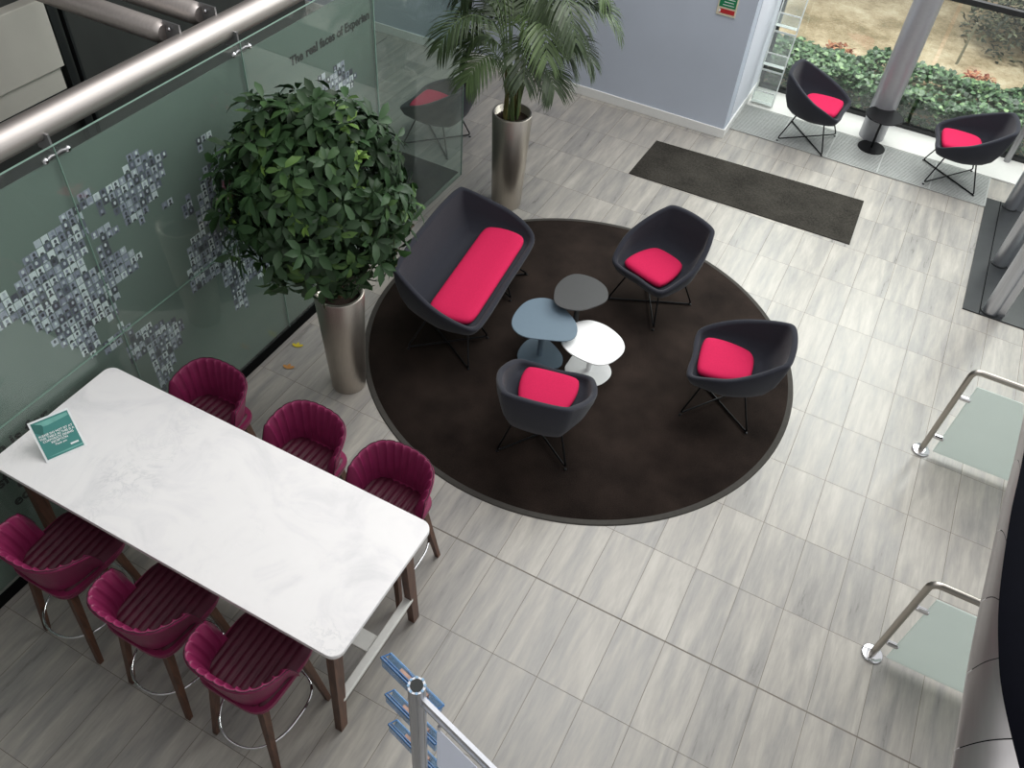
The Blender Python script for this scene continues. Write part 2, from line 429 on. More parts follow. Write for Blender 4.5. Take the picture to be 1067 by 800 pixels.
# window wall: frame bars, glass
b = MB()
b.box((2.8, 8.1, .03), (6.94, .07, .06)); b.box((2.8, 8.1, 1.49), (3.5+1.55, .06, .06))
b = MB()
b.box((2.9, 8.1, .03), (7.14, .07, .06)); 
b.box((3.63, 8.12, 1.49), (5.6, .06, .055))
b.box((-.645, 8.1, WT/2), (.05, .07, WT)); b.box((.84, 8.1, WT/2+.03), (.04, .07, WT-.06)); b.box((2.9, 8.1, WT-.04), (7.14, .07, .08))
wf = struct(b.build('window_1', M['dark_frame']))
b = MB(); b.box((.245, 8.1, WT/2), (1.73, .012, WT-.14)); b.box((3.8, 8.1, .76), (5.3, .012, 1.4)); b.box((3.8, 8.1, 4.0), (5.3, .012, 4.9))
b.build('pane', M['winglass'], wf)
# sill strip and grille
b = MB(); b.box((2.9, 7.80, .008), (7.1, .52, .016))
struct(b.build('trim_1', M['sill']))
b = MB()
GX0, GX1, GY0, GY1 = -.66, 2.155, 6.9, 7.52
b.box(((GX0+GX1)/2, (GY0+GY1)/2, .003), (GX1-GX0, GY1-GY0, .004), mi=1)
nb = 22
for i in range(nb+1):
    y = GY0+(GY1-GY0)*i/nb
    b.box(((GX0+GX1)/2, y, .008), (GX1-GX0, .017, .010))
for x in (GX0, -.1, .46, 1.02, 1.58, GX1): b.box((x, (GY0+GY1)/2, .0085), (.014, GY1-GY0, .012))
tag(b.build('floor_grille', [M['grate'], M['slot']]), 'long slatted metal heating grille in the floor along the window', 'floor grille')
# near slab: gallery the photographer stands on, behind the picture
b = MB(); b.box((-.5, -4.08, 3.35), (14, 3.8, .35)); b.box((-6.1, 2.2, 4.9), (5.7, 8.7, .35)); struct(b.build('gallery_and_shade_slab', M['slab']))  # left slab is unseen, added to darken the stairs and screen
# side walls beyond the frame
b = MB(); b.box((-9, 2, WT/2), (.2, 12.5, WT)); struct(b.build('wall_left', M['slab']))
b = MB(); b.box((-1, -6, WT/2), (16, .2, WT)); struct(b.build('wall_front', M['slab']))

# behind the glass: dark floor covering and stair bulkhead
b = MB(); b.box((-4.3, 1.8, .004), (3.0, 5.2, .008)); struct(b.build('trim_2', M['black']))
b = MB(); b.box((-4.6, 1.6, 1.3), (.1, 5.6, 2.6)); struct(b.build('wall_stair', M['dark_wall']))
b = MB()
b.box((-4.49, -1.2, 2.055), (.10, 5.56, .47), bev=.004); b.box((-4.50, -1.2, 1.735), (.08, 5.5, .16)); b.box((-4.52, 1.47, 1.74), (.04, .12, .17), mi=1)
struct(b.build('trim_3', [M['pale_panel'], M['dark_frame']]))
b = MB(); b.box((-4.505, 1.64, 1.3), (.06, .05, 2.55)); b.box((-4.50, 1.73, 1.3), (.05, .02, 2.55)); struct(b.build('trim_4', M['dark_frame']))

# ================================================================= GLASS SCREEN
gs = thing('glass_screen', 'tall green glass screen printed with a world map of tiny portraits, along the left side', 'glass screen', (-2.75, 1.7, 0))
def rel(o, p=gs): o.location = -Vector(p.location); return o
ys = [-2.6, -1.2, .2, 1.6, 3.0]
for i in range(4):
    for z0, z1 in ((0.087, 1.153), (1.157, 2.44)):
        b = MB(); b.box((-2.756, (ys[i]+ys[i+1])/2, (z0+z1)/2), (.010, 1.396, z1-z0)); rel(b.build('glass_pane', M['glass'], gs))
    b = MB(); b.box((-2.772, (ys[i]+ys[i+1])/2, 1.226), (.008, 1.399, 2.268)); rel(b.build('backing_film', M['film'], gs, 'opaque green backing film'))
    b = MB(); b.box((-2.748, (ys[i]+ys[i+1])/2, .043), (.012, 1.40, .086)); rel(b.build('skirting', M['black'], gs, 'black skirting strip'))
for y in ys[1:4]:
    b = MB(); b.box((-2.755, y, 1.2635), (.012, .0035, 2.353)); rel(b.build('pane_edge', M['glass_edge'], gs))
b = MB(); b.box((-2.755, .2, 1.155), (.012, 5.6, .0025)); rel(b.build('pane_joint', M['glass_edge'], gs))
b = MB(); b.box((-2.755, .2, 2.442), (.012, 5.6, .0025)); rel(b.build('top_edge', M['glass_edge'], gs))
b = MB(); b.box((-2.756, 3.0, 1.22), (.014, .008, 2.44)); rel(b.build('pane_edge', M['glass_edge'], gs))
# clear end pane, a full storey high
b = MB(); b.box((-2.756, 3.695, 1.6), (.010, 1.37, 3.2)); rel(b.build('glass_pane', glass('tinted_end_glass', (.84, .94, .90, 1), .03), gs, 'clear end pane without film'))
b = MB(); b.box((-2.756, 4.383, 1.6), (.012, .006, 3.2)); rel(b.build('pane_edge', M['glass_edge'], gs))

MAP = {
'NA': [(-0.351, 1.889), (-0.283, 1.82), (-0.267, 1.881), (-0.221, 1.86), (-0.222, 1.933), (-0.153, 1.991), (-0.088, 1.984), (-0.052, 2.041), (0.041, 2.017), (0.085, 2.036), (0.111, 2.1), (0.19, 2.06), (0.229, 1.971), (0.226, 1.901), (0.184, 1.792), (0.126, 1.743), (0.112, 1.675), (0.175, 1.67), (0.247, 1.686), (0.25, 1.762), (0.297, 1.782), (0.229, 1.875), (0.275, 1.895), (0.399, 1.842), (0.391, 1.784), (0.33, 1.798), (0.346, 1.698), (0.455, 1.614), (0.498, 1.531), (0.384, 1.457), (0.289, 1.469), (0.232, 1.313), (0.174, 1.27), (0.128, 1.335), (0.041, 1.288), (0.02, 1.126), (-0.051, 1.157), (-0.125, 1.308), (-0.22, 1.388), (-0.199, 1.468), (-0.285, 1.551), (-0.277, 1.625), (-0.341, 1.662), (-0.437, 1.7)],
'AK': [(-.62, 1.93), (-.35, 1.90), (-.36, 1.68), (-.46, 1.66), (-.62, 1.76)],
'CA': [(-0.005, 1.133), (0.094, 1.171), (0.179, 1.207), (0.289, 1.189), (0.289, 1.149), (0.215, 1.148), (0.194, 1.089), (0.094, 1.095), (0.013, 1.108)],
'GR': [(0.248, 2.145), (0.354, 2.134), (0.343, 2.091), (0.487, 2.079), (0.553, 2.078), (0.577, 2.146), (0.688, 2.157), (0.713, 2.11), (0.887, 2.079), (0.874, 2.038), (0.815, 1.948), (0.736, 1.843), (0.678, 1.8), (0.635, 1.801), (0.609, 1.726), (0.562, 1.716), (0.547, 1.673), (0.52, 1.717), (0.546, 1.752), (0.455, 1.808), (0.488, 1.863), (0.418, 1.893), (0.422, 1.975), (0.343, 1.938), (0.299, 1.977), (0.337, 2.024), (0.245, 2.044), (0.207, 2.043), (0.147, 2.044), (0.107, 2.091), (0.195, 2.073), (0.249, 2.087)],
'SA': [(0.261, 1.111), (0.315, 1.051), (0.352, 1.068), (0.463, 1.027), (0.574, 0.971), (0.676, 0.869), (0.599, 0.838), (0.623, 0.751), (0.521, 0.7), (0.459, 0.614), (0.397, 0.527), (0.335, 0.494), (0.293, 0.569), (0.337, 0.6), (0.33, 0.728), (0.328, 0.864), (0.194, 0.881), (0.195, 1.009)],
'IC': [(0.742, 1.789), (0.831, 1.768), (0.821, 1.717), (0.742, 1.727)],
'SV': [(1.098, 2.033), (1.253, 2.024), (1.248, 1.984), (1.146, 1.985), (1.137, 1.933), (1.09, 1.956)],
'EU': [(1.137, 1.836), (1.258, 1.862), (1.305, 1.873), (1.349, 1.867), (1.8, 1.9), (2.2, 1.85), (2.2, 1.5), (1.9, 1.3), (1.6, 1.35), (1.415, 1.30), (1.307, 1.319), (1.177, 1.406), (1.012, 1.408), (0.94, 1.468), (0.98, 1.541), (1.05, 1.717)],
'UK': [(0.883, 1.671), (0.96, 1.732), (0.991, 1.665), (0.971, 1.568), (0.879, 1.579)],
'AF': [(0.883, 1.451), (1.019, 1.403), (1.218, 1.278), (1.398, 1.124), (1.581, 0.858), (1.492, 0.71), (1.275, 0.799), (1.233, 0.589), (1.087, 0.635), (1.086, 0.863), (1.034, 1.03), (0.905, 1.011), (0.797, 1.022), (0.778, 1.168)],
'AU': [(2.29, 1.915), (2.455, 1.889), (2.601, 1.931), (2.625, 1.849), (2.775, 1.78), (2.741, 1.703), (2.626, 1.675), (2.493, 1.756), (2.359, 1.791)],
}
def inside(p, poly):
    c = False; n = len(poly); j = n-1
    for i in range(n):
        (xi, yi), (xj, yj) = poly[i], poly[j]
        if (yi > p[1]) != (yj > p[1]) and p[0] < (xj-xi)*(p[1]-yi)/(yj-yi)+xi: c = not c
        j = i
    return c
b = MB(); X0 = -2.7665
yy = -.62
while yy < 2.85:
    zz = .45
    while zz < 2.2:
        if any(inside((yy, zz), P) for P in MAP.values()):
            w, h = .0208, .0225
            t0 = random.choice([.15, .35, .5, .55, .65, .7, .8, .95, 1])
            b.add([(X0, yy-w, zz-h), (X0, yy+w, zz-h), (X0, yy+w, zz+h), (X0, yy-w, zz+h)], [(0, 1, 2, 3)], tone=t0)
            t1 = random.choice([.05, .15, .8, 1.0, .9, .6]); x1 = X0+.0006
            q = random.uniform(-.004, .004)
            b.add([(x1, yy+q+.009*math.cos(a), zz+.004+.012*math.sin(a)) for a in [2*PI*k/8 for k in range(8)]], [tuple(range(8))], tone=t1)
            b.add([(x1, yy+q-.014, zz-h), (x1, yy+q+.014, zz-h), (x1, yy+q+.008, zz-.009), (x1, yy+q-.008, zz-.009)], [(0, 1, 2, 3)], tone=random.choice([.05, .3, .8, .1]))
        zz += .050
    yy += .046
rel(b.build('world_map_print', M['print'], gs, 'world map made of tiny grey portrait photos'))
def wall_text(s, y, z, size, bold=.0, right=False):
    if right: y -= text_width(s, size, bold)
    for o in text_words(s, size, M['ink'], gs, lambda x: Matrix(((0, 0, 1, -2.7655), (1, 0, 0, y+x), (0, 1, 0, z), (0, 0, 0, 1))), bold=bold): rel(o)
wall_text('The real faces of Experian', 2.04, 2.105, .087, .0034)
wall_text('Our vision is for', -.425, .975, .122, .0034, True)
wall_text('transform', -.60, .775, .108, .003, True)
wall_text('every', -.52, .675, .108, .003, True)
wall_text('econ', -.62, .575, .108, .003, True)
for y in (.2, 1.6):
    fx = thing('glass_fitting', 'bolted steel spider fitting on the glass top edge, '+('left of the leafy tree' if y < 1 else 'directly above the leafy tree'), 'glass fitting', (-2.76, y, 2.39), 0, None)
    b = MB()
    for s_ in (-1, 1):
        b.tube([(.0, 0, .0), (.012, s_*.035, .01), (.014, s_*.07, 0)], .008, 8)
    b.box((-.05, -.0, .06), (.10, .012, .10)); b.build('arm', M['zinc'], fx)
    for s_ in (-1, 1):
        for q in (0,):
            b = MB(); b.lathe([(.006, 0), (.018, .002), (.018, .012), (.008, .018)], 16, M=Matrix.Translation((.006, s_*.07, 0)) @ Matrix.Rotation(PI/2, 4, 'Y')); b.build('bolt', M['chrome'], fx)
# handrail tube and beams behind it
b = MB(); b.tube([(-2.86, -3.2, 2.512), (-2.86, 0, 2.512), (-2.86, 3.0, 2.500)], .076, 28)
tag(b.build('rail_tube', M['rail']), 'thick satin metal tube running above the green glass screen', 'rail')
for y, lb in ((1.26, 'left of the two grey beams that meet the thick metal tube'), (1.56, 'right of the two grey beams that meet the thick metal tube')):
    bt = thing('support_beam', 'round grey support beam, '+lb, 'beam', (-2.9, y, 2.56), 0, None)
    b = MB(); b.tube([(-.09, 0, 0), (-.12, 0, 0), (-3.6, 0, 0)], [.045, .066, .066], 24); b.build('beam_tube', M['rail'], bt)
    b = MB(); b.box((-.04, .02, 0), (.12, .012, .13)); b.build('end_plate', M['zinc'], bt)
    b = MB(); b.lathe([(.004, 0), (.012, .002), (.012, .012), (.006, .016)], 12, M=Matrix.Translation((-.05, .012, .03)) @ Matrix.Rotation(PI/2, 4, 'X')); b.build('bolt', M['chrome'], bt)

# ================================================================= RUGS
rc = (-.663, 2.722)
rug = thing('round_rug', 'large round dark brown rug under the lounge seats', 'rug', (rc[0], rc[1], 0))
b = MB(); b.lathe([(.3, .013), (1.73, .013), (1.735, .001)], 160); 
o = b.build('pile', M['rug'], rug)
b = MB(); b.loft([[(r*math.cos(2*PI*k/160), r*math.sin(2*PI*k/160), z) for k in range(160)] for r, z in ((1.728, .002), (1.728, .011), (1.768, .009), (1.775, .001))], caps=False); b.build('binding', M['rug_edge'], rug)
q = [(-1.289, 5.372), (1.039, 5.42), (1.012, 6.268), (-1.273, 6.154)]
b = MB(); b.add([(x, y, .001) for x, y in q]+[(x, y, .009) for x, y in q], [(4, 5, 6, 7), (0, 1, 5, 4), (1, 2, 6, 5), (2, 3, 7, 6), (3, 0, 4, 7)])
tag(b.build('entrance_mat', M['mat']), 'long rectangular dark grey floor mat on the tiles', 'mat')
b = MB(); b.box((3.4, 6.05, .006), (2.48, 2.07, .012)); struct(b.build('trim_5', M['blackmat']))
b = MB(); b.box((2.305, 6.05, .0135), (.008, 2.07, .003)); struct(b.build('trim_6', M['black']))

# ================================================================= LOUNGE SHELL SEATS
def shell_mesh(rim, sx, sy, zb=.29, zs=.395):
    """rim: closed smooth curve; outer skin from a small pan up to the rim, inner skin down to the seat"""
    rows = []
    n = len(rim)
    cx, cy = 0, .0
    def ring(k, zf, off=0):
        out = []
        for p in rim:
            d = Vector((p.x, p.y)); l = d.length
            q = d*k
            if off: q = q*(1-off/max(l*k, .01))
            out.append((q.x, q.y, zf(p)))
        return out
    rows.append(ring(.45, lambda p: zb))
    rows.append(ring(.62, lambda p: zb+.012))
    rows.append(ring(.78, lambda p: zb+.25*(p.z-zb)*.5+.02))
    rows.append(ring(.90, lambda p: zb+.42*(p.z-zb)))
    rows.append(ring(.975, lambda p: zb+.74*(p.z-zb)))
    rows.append(ring(1.0, lambda p: p.z-.02))
    rows.append(ring(.995, lambda p: p.z-.004))
    rows.append(ring(.975, lambda p: p.z+.003))
    rows.append(ring(1.0, lambda p: p.z-.004, .040))
    rows.append(ring(1.0, lambda p: p.z-.02, .046))
    rows.append(ring(.96, lambda p: max(zs, zb+.62*(p.z-zb)), .045))
    rows.append(ring(.85, lambda p: max(zs, zb+.40*(p.z-zb)), .04))
    rows.append(ring(.72, lambda p: zs+.004, .03))
    rows.append(ring(.5, lambda p: zs))
    b = MB(); b.loft(rows, smooth=True)
    return b
def cushion_mesh(poly, z0, h):
    cx = sum(p[0] for p in poly)/len(poly); cy = sum(p[1] for p in poly)/len(poly)
    def sc(k): return [(cx+(p[0]-cx)*1.0-math.copysign(min(abs(p[0]-cx), k), p[0]-cx), cy+(p[1]-cy)-math.copysign(min(abs(p[1]-cy), k), p[1]-cy)) for p in poly]
    rows = []
    for k, z in ((.03, 0), (.008, .008), (.0, .03), (.002, .044), (.010, .056), (.026, .064), (.06, .069), (.11, .071)):
        rows.append([(x, y, z0+z*h/.07) for x, y in [((p[0]-cx)*(1-k/abs(max(.16, Vector((p[0]-cx, p[1]-cy)).length)))+cx, (p[1]-cy)*(1-k/abs(max(.16, Vector((p[0]-cx, p[1]-cy)).length)))+cy) for p in poly]])
    b = MB(); b.loft(rows, smooth=True); return b
def frame_mesh(fx, fy, mx, my, r=.0075, mz=.30):
    b = MB()
    for i, s_ in enumerate((1, -1)):
        z = .010 + i*.016
        b.tube(fillet([(s_*mx, my, mz), (s_*fx, fy, z), (-s_*fx, -fy, z), (-s_*mx, -my, mz)], .035), r, 8)
    return b
def feet(parent, fx, fy):
    for a in (1, -1):
        for c in (1, -1):
            b = MB(); b.lathe([(.008, 0), (.013, .001), (.013, .007), (.008, .009)], 10, (a*fx*.985, c*fy*.985)); b.build('foot', M['black_metal'], parent)
def lounge_chair(loc, rz, label, group):
    t = thing('lounge_chair', label, 'chair', loc, rz, group)
    half = [(0, .275, .425), (.17, .285, .43), (.265, .26, .45), (.315, .14, .515), (.335, 0, .575), (.305, -.15, .65), (.25, -.275, .72), (.19, -.34, .75), (0, -.362, .76)]
    half = [(x*1.07, y*1.09-.005, z) for x, y, z in half]
    full = half + [(-x, y, z) for x, y, z in reversed(half[1:-1])]
    shell_mesh(cr(full, 5), 1, 1).build('seat_shell', M['shell'], t)
    cp = cr([Vector((x, y, 0)) for x, y in [(0, .245), (.16, .235), (.205, .19), (.21, .06), (.175, -.09), (.12, -.15), (0, -.165), (-.12, -.15), (-.175, -.09), (-.21, .06), (-.205, .19), (-.16, .235)]], 6)
    cushion_mesh([(p.x, p.y) for p in cp], .398, .065).build('seat_cushion', M['pink'], t)
    frame_mesh(.262, .262, .17, .16).build('wire_frame', M['black_metal'], t); feet(t, .262, .262)
    return t
G1 = 'charcoal armchairs on the round rug'; G2 = 'charcoal armchairs by the window'
proto = lounge_chair((-.345, 3.56, .012), 0, 'x', G1)
def fa(deg): return math.radians(deg-90)
place(proto, False, (-.352, 3.545, .0135), fa(-109), 'charcoal armchair with pink cushion on the rug edge nearest the rectangular mat', G1)
place(proto, True, (.55, 2.72, .0135), fa(190), 'charcoal armchair with pink cushion on the right side of the round rug', G1)
place(proto, True, (-.515, 1.685, .0135), fa(101.5), 'charcoal armchair seen from behind, beside the blue-grey and white pebble tables', G1)
place(proto, True, (.17, 7.17, .012), fa(-4), 'charcoal armchair with pink cushion by the window, beside the clear ladder rack', G2)
place(proto, True, (1.73, 7.25, .012), fa(188), 'charcoal armchair with pink cushion by the window, next to the steel posts', G2)
h = place(proto, True, (-3.29, 4.80, .0), fa(182), 'charcoal armchair standing behind the clear end pane of the glass screen', None)
if 'group' in h: del h['group']
# sofa
sf = thing('lounge_sofa', 'two-seat charcoal shell sofa with one long pink cushion on the round rug', 'sofa', (-1.645, 2.62, .0135), fa(6))
half = [(0, .30, .42), (.40, .305, .425), (.60, .285, .44), (.675, .19, .50), (.70, .03, .575), (.675, -.12, .64), (.61, -.31, .735), (.55, -.365, .755), (.3, -.39, .76), (0, -.395, .76)]
half = [(x*1.06, y*1.10, z) for x, y, z in half]
full = half + [(-x, y, z) for x, y, z in reversed(half[1:-1])]
def sofa_shell(rim):
    n = len(rim)
    def ring(dx, dy, zf, off=0):
        out = []
        for p in rim:
            lx = max(0, abs(p.x)-.36); sx = math.copysign(min(abs(p.x), .36), p.x)
            v = Vector((math.copysign(lx, p.x), p.y)); l = v.length
            q = v*dx*(1-off/max(l*dx, .02)); out.append((sx+q.x, q.y, zf(p)))
        return out
    zb, zs = .29, .395; rows = [ring(k, 0, f, o) for k, f, o in (
        (.45, lambda p: zb, 0), (.62, lambda p: zb+.012, 0), (.78, lambda p: zb+.02+.12*(p.z-zb), 0), (.90, lambda p: zb+.42*(p.z-zb), 0), (.975, lambda p: zb+.74*(p.z-zb), 0),
        (1, lambda p: p.z-.02, 0), (.995, lambda p: p.z-.004, 0), (.975, lambda p: p.z+.003, 0), (1, lambda p: p.z-.004, .04), (1, lambda p: p.z-.02, .046),
        (.96, lambda p: max(zs, zb+.62*(p.z-zb)), .045), (.85, lambda p: max(zs, zb+.4*(p.z-zb)), .04), (.72, lambda p: zs+.004, .03), (.5, lambda p: zs, 0))]
    b = MB(); b.loft(rows, smooth=True); return b
sofa_shell(cr(full, 5)).build('seat_shell', M['shell'], sf)
cp = cr([Vector((x, y, 0)) for x, y in [(0, .255), (.3, .255), (.52, .25), (.60, .20), (.625, .06), (.60, -.07), (.53, -.125), (.3, -.13), (0, -.13), (-.3, -.13), (-.53, -.125), (-.60, -.07), (-.625, .06), (-.60, .20), (-.52, .25), (-.3, .255)]], 6)
rows = []
for k, z in ((.03, 0), (.008, .008), (.0, .03), (.002, .044), (.010, .056), (.026, .064), (.06, .069), (.10, .071)):
    rg = []
    for p in cp:
        sx = math.copysign(min(abs(p.x), .42), p.x); v = Vector((p.x-sx, p.y-.06)); l = max(v.length, .01); v *= (l-k)/l; rg.append((sx+v.x, .06+v.y, .398+z))
    rows.append(rg)
b = MB(); b.loft(rows, smooth=True); b.build('seat_cushion', M['pink'], sf)
for s_ in (1, -1):
    b = MB()
    for i, q in enumerate((1, -1)):
        z = .010+i*.016
        b.tube(fillet([(s_*.40, q*.14, .30), (s_*.66, q*.27, z), (s_*.26, -q*.27, z), (s_*.34, -q*.14, .30)], .035), .0075, 8)
    b.build('wire_frame', M['black_metal'], sf)
    for x, y in ((s_*.66, .27), (s_*.66, -.27), (s_*.26, .27), (s_*.26, -.27)):
        b = MB(); b.lathe([(.008, 0), (.013, .001), (.013, .007), (.008, .009)], 10, (x*.99, y*.985)); b.build('foot', M['black_metal'], sf)

# ================================================================= PEBBLE TABLES
BLUE = [(-1.101, 2.291), (-1.132, 2.416), (-1.118, 2.573), (-1.04, 2.677), (-0.925, 2.708), (-0.772, 2.64), (-0.652, 2.543), (-0.604, 2.419), (-0.645, 2.331), (-0.777, 2.263), (-0.931, 2.206), (-1.03, 2.22)]
DARK = [(-0.928, 2.68), (-0.964, 2.81), (-0.944, 2.951), (-0.878, 3.036), (-0.749, 3.059), (-0.629, 3.02), (-0.56, 2.937), (-0.543, 2.838), (-0.601, 2.722), (-0.684, 2.63), (-0.792, 2.59), (-0.875, 2.605)]
WHITE = [(-0.697, 2.371), (-0.711, 2.49), (-0.70, 2.62), (-0.61, 2.72), (-0.466, 2.732), (-0.326, 2.676), (-0.251, 2.594), (-0.233, 2.493), (-0.274, 2.359), (-0.355, 2.286), (-0.488, 2.277), (-0.606, 2.302)]
def pebble(name, poly, h, mat, label, z0=.0135, k=.68):
    cx = sum(p[0] for p in poly)/len(poly); cy = sum(p[1] for p in poly)/len(poly)
    t = thing(name, label, 'side table', (cx, cy, z0))
    P = [(p.x-cx, p.y-cy) for p in cr([Vector((x, y, 0)) for x, y in poly], 5)]
    b = MB(); b.prism(list(reversed(P)) if False else P, h-z0-.012, h-z0, .003); b.build('tabletop', mat, t)
    b = MB(); b.prism([(x*k, y*k) for x, y in P], 0, .008, .002); b.build('base_plate', mat, t)
    b = MB(); b.lathe([(.022, .008), (.022, h-z0-.012)], 20); b.build('pole', mat, t)
    return t
pebble('pebble_table', DARK, .46, M['table_dark'], 'small dark grey pebble-shaped table, furthest back of the three on the rug')
pebble('pebble_table', BLUE, .39, M['table_blue'], 'small blue-grey pebble-shaped table beside the sofa on the rug', k=.72)
pebble('pebble_table', WHITE, .32, M['table_white'], 'low white pebble-shaped table on the rug', k=.76)
t = thing('side_table', 'small round black pedestal table between the two window armchairs', 'side table', (.865, 7.40, .012))
b = MB(); b.lathe([(.20, .385), (.205, .388), (.205, .396), (.20, .399)], 40); b.build('tabletop', M['black_metal'], t)
b = MB(); b.lathe([(.150, 0), (.152, .003), (.150, .009)], 40); b.build('base_plate', M['black_metal'], t)
b = MB(); b.lathe([(.014, .009), (.014, .385)], 14); b.build('pole', M['black_metal'], t)

# ================================================================= HIGH TABLE
ht = thing('high_table', 'long white marble-topped high table on walnut legs between six bar stools', 'table', (-1.575, -.42, 0))
TX0, TX1, TY0, TY1 = -2.715, -.428, -.85, .02
b = MB(); P = [(x, y) for x, y in rrect(TX1-TX0, TY1-TY0, .06, 8)]
b.prism(P, 1.018, 1.05, .004, M=Matrix.Translation(((TX0+TX1)/2+1.575, (TY0+TY1)/2+.42, 0))); b.build('tabletop', M['marble'], ht)
def leg_box(top, bot, wt, wb):
    b = MB(); b.loft([[(c[0]+a*w[0], c[1]+d*w[1], c[2]) for a, d in ((-1, -1), (1, -1), (1, 1), (-1, 1))] for c, w in ((bot, wb), (top, wt))]); return b
for x in (-.54, -2.62):
    for s_, yb, yt in ((-1, -.80, -.735), (1, -.04, -.105)):
        leg_box((x+1.575, yt+.42, 1.018), (x+1.575, yb+.42, 0), (.025, .038), (.022, .028)).build('leg', M['wood'], ht)
    b = MB(); b.box((x+1.575, .0, .31), (.05, .70, .03), bev=.004); b.build('stretcher', M['white_metal'], ht, 'white metal crossbar')
b = MB(); b.box((0, .0, .295), (2.03, .11, .022), bev=.003); b.build('footrest', M['white_metal'], ht, 'white metal footrest board')
b = MB(); b.box((0, .0, .985), (2.0, .5, .05)); b.build('under_frame', M['dark_frame'], ht)

# sign on the table
sgn = thing('table_sign', 'small teal notice with a white frame standing at the wall end of the marble table', 'sign', (-2.403, -.597, 1.0525))
e1 = Vector((.087, .184, 0)).normalized(); up = Vector((-.60, .26, .60)); 
back = Vector((-e1.y, e1.x, 0))
upv = (back*.60+Vector((0, 0, 1))*.52).normalized(); nrm = e1.cross(upv)
def sm(u, v, w=0): return Matrix(((e1.x, upv.x, nrm.x, e1.x*u+upv.x*v+nrm.x*w), (e1.y, upv.y, nrm.y, e1.y*u+upv.y*v+nrm.y*w), (e1.z, upv.z, nrm.z, e1.z*u+upv.z*v+nrm.z*w), (0, 0, 0, 1)))
SW, SH = .215, .235
b = MB(); b.box((0, SH/2, -.003), (SW, SH, .004), M=sm(0, 0)); b.build('card_holder', M['acrylic_white'], sgn)
b = MB(); b.box((0, SH/2, 0), (SW-.022, SH-.022, .002), M=sm(0, 0)); b.build('notice', M['teal'], sgn)
b = MB(); b.add([(-.09, .215, .0014), (.09, .215, .0014), (.092, .198, .0014), (-.02, .186, .0014), (-.06, .19, .0014)], [(0, 4, 3, 2, 1)], M=sm(0, 0)); b.build('light_band', M['teal_light'], sgn)
b = MB(); b.add([(-.0, .018, .0014), (.095, .018, .0014), (.095, .028, .0014), (-.09, .024, .0014)], [(0, 1, 2, 3)], M=sm(0, 0)); b.build('light_band', M['teal_light'], sgn)
b = MB(); b.add([(-.094, .223, .0016), (-.094, .17, .0016), (-.06, .14, .0016), (-.045, .19, .0016), (-.05, .20, .0016)], [(0, 1, 2, 3, 4)], M=sm(0, 0)); b.build('dark_corner', M['teal_dark'], sgn)
for i, s_ in enumerate(['PLEASE DO NOT SIT AT', 'THIS TABLE AS THIS IS A', 'CORPORATE DINING', 'RECEPTION', 'Thank you']):
    text_words(s_, .0165 if i < 4 else .014, M['ink_white'], sgn, lambda x: sm(x, .135-i*.0165, .002), 'CENTER', .0004)
b = MB(); b.box((.06, .045, .0016), (.042, .010, .002), M=sm(0, 0)); b.build('logo_block', M['ink_white'], sgn)
b = MB(); b.loft([[(e1*s+Vector(p)) for s in (-.02, .02)] for p in ((0, 0, 0), (0, 0, 0))], caps=False)
foot = MB(); p0 = upv*.15-nrm*.006; p1 = Vector((p0.x, p0.y, 0))+back*.02
foot.add([e1*-.03+p0, e1*.03+p0, e1*.03+p1, e1*-.03+p1, e1*-.03+p0-nrm*.003, e1*.03+p0-nrm*.003, e1*.03+p1-nrm*.003, e1*-.03+p1-nrm*.003], [(0, 1, 2, 3), (7, 6, 5, 4), (0, 4, 5, 1), (1, 5, 6, 2), (2, 6, 7, 3), (3, 7, 4, 0)])
foot.build('prop', M['acrylic_white'], sgn)

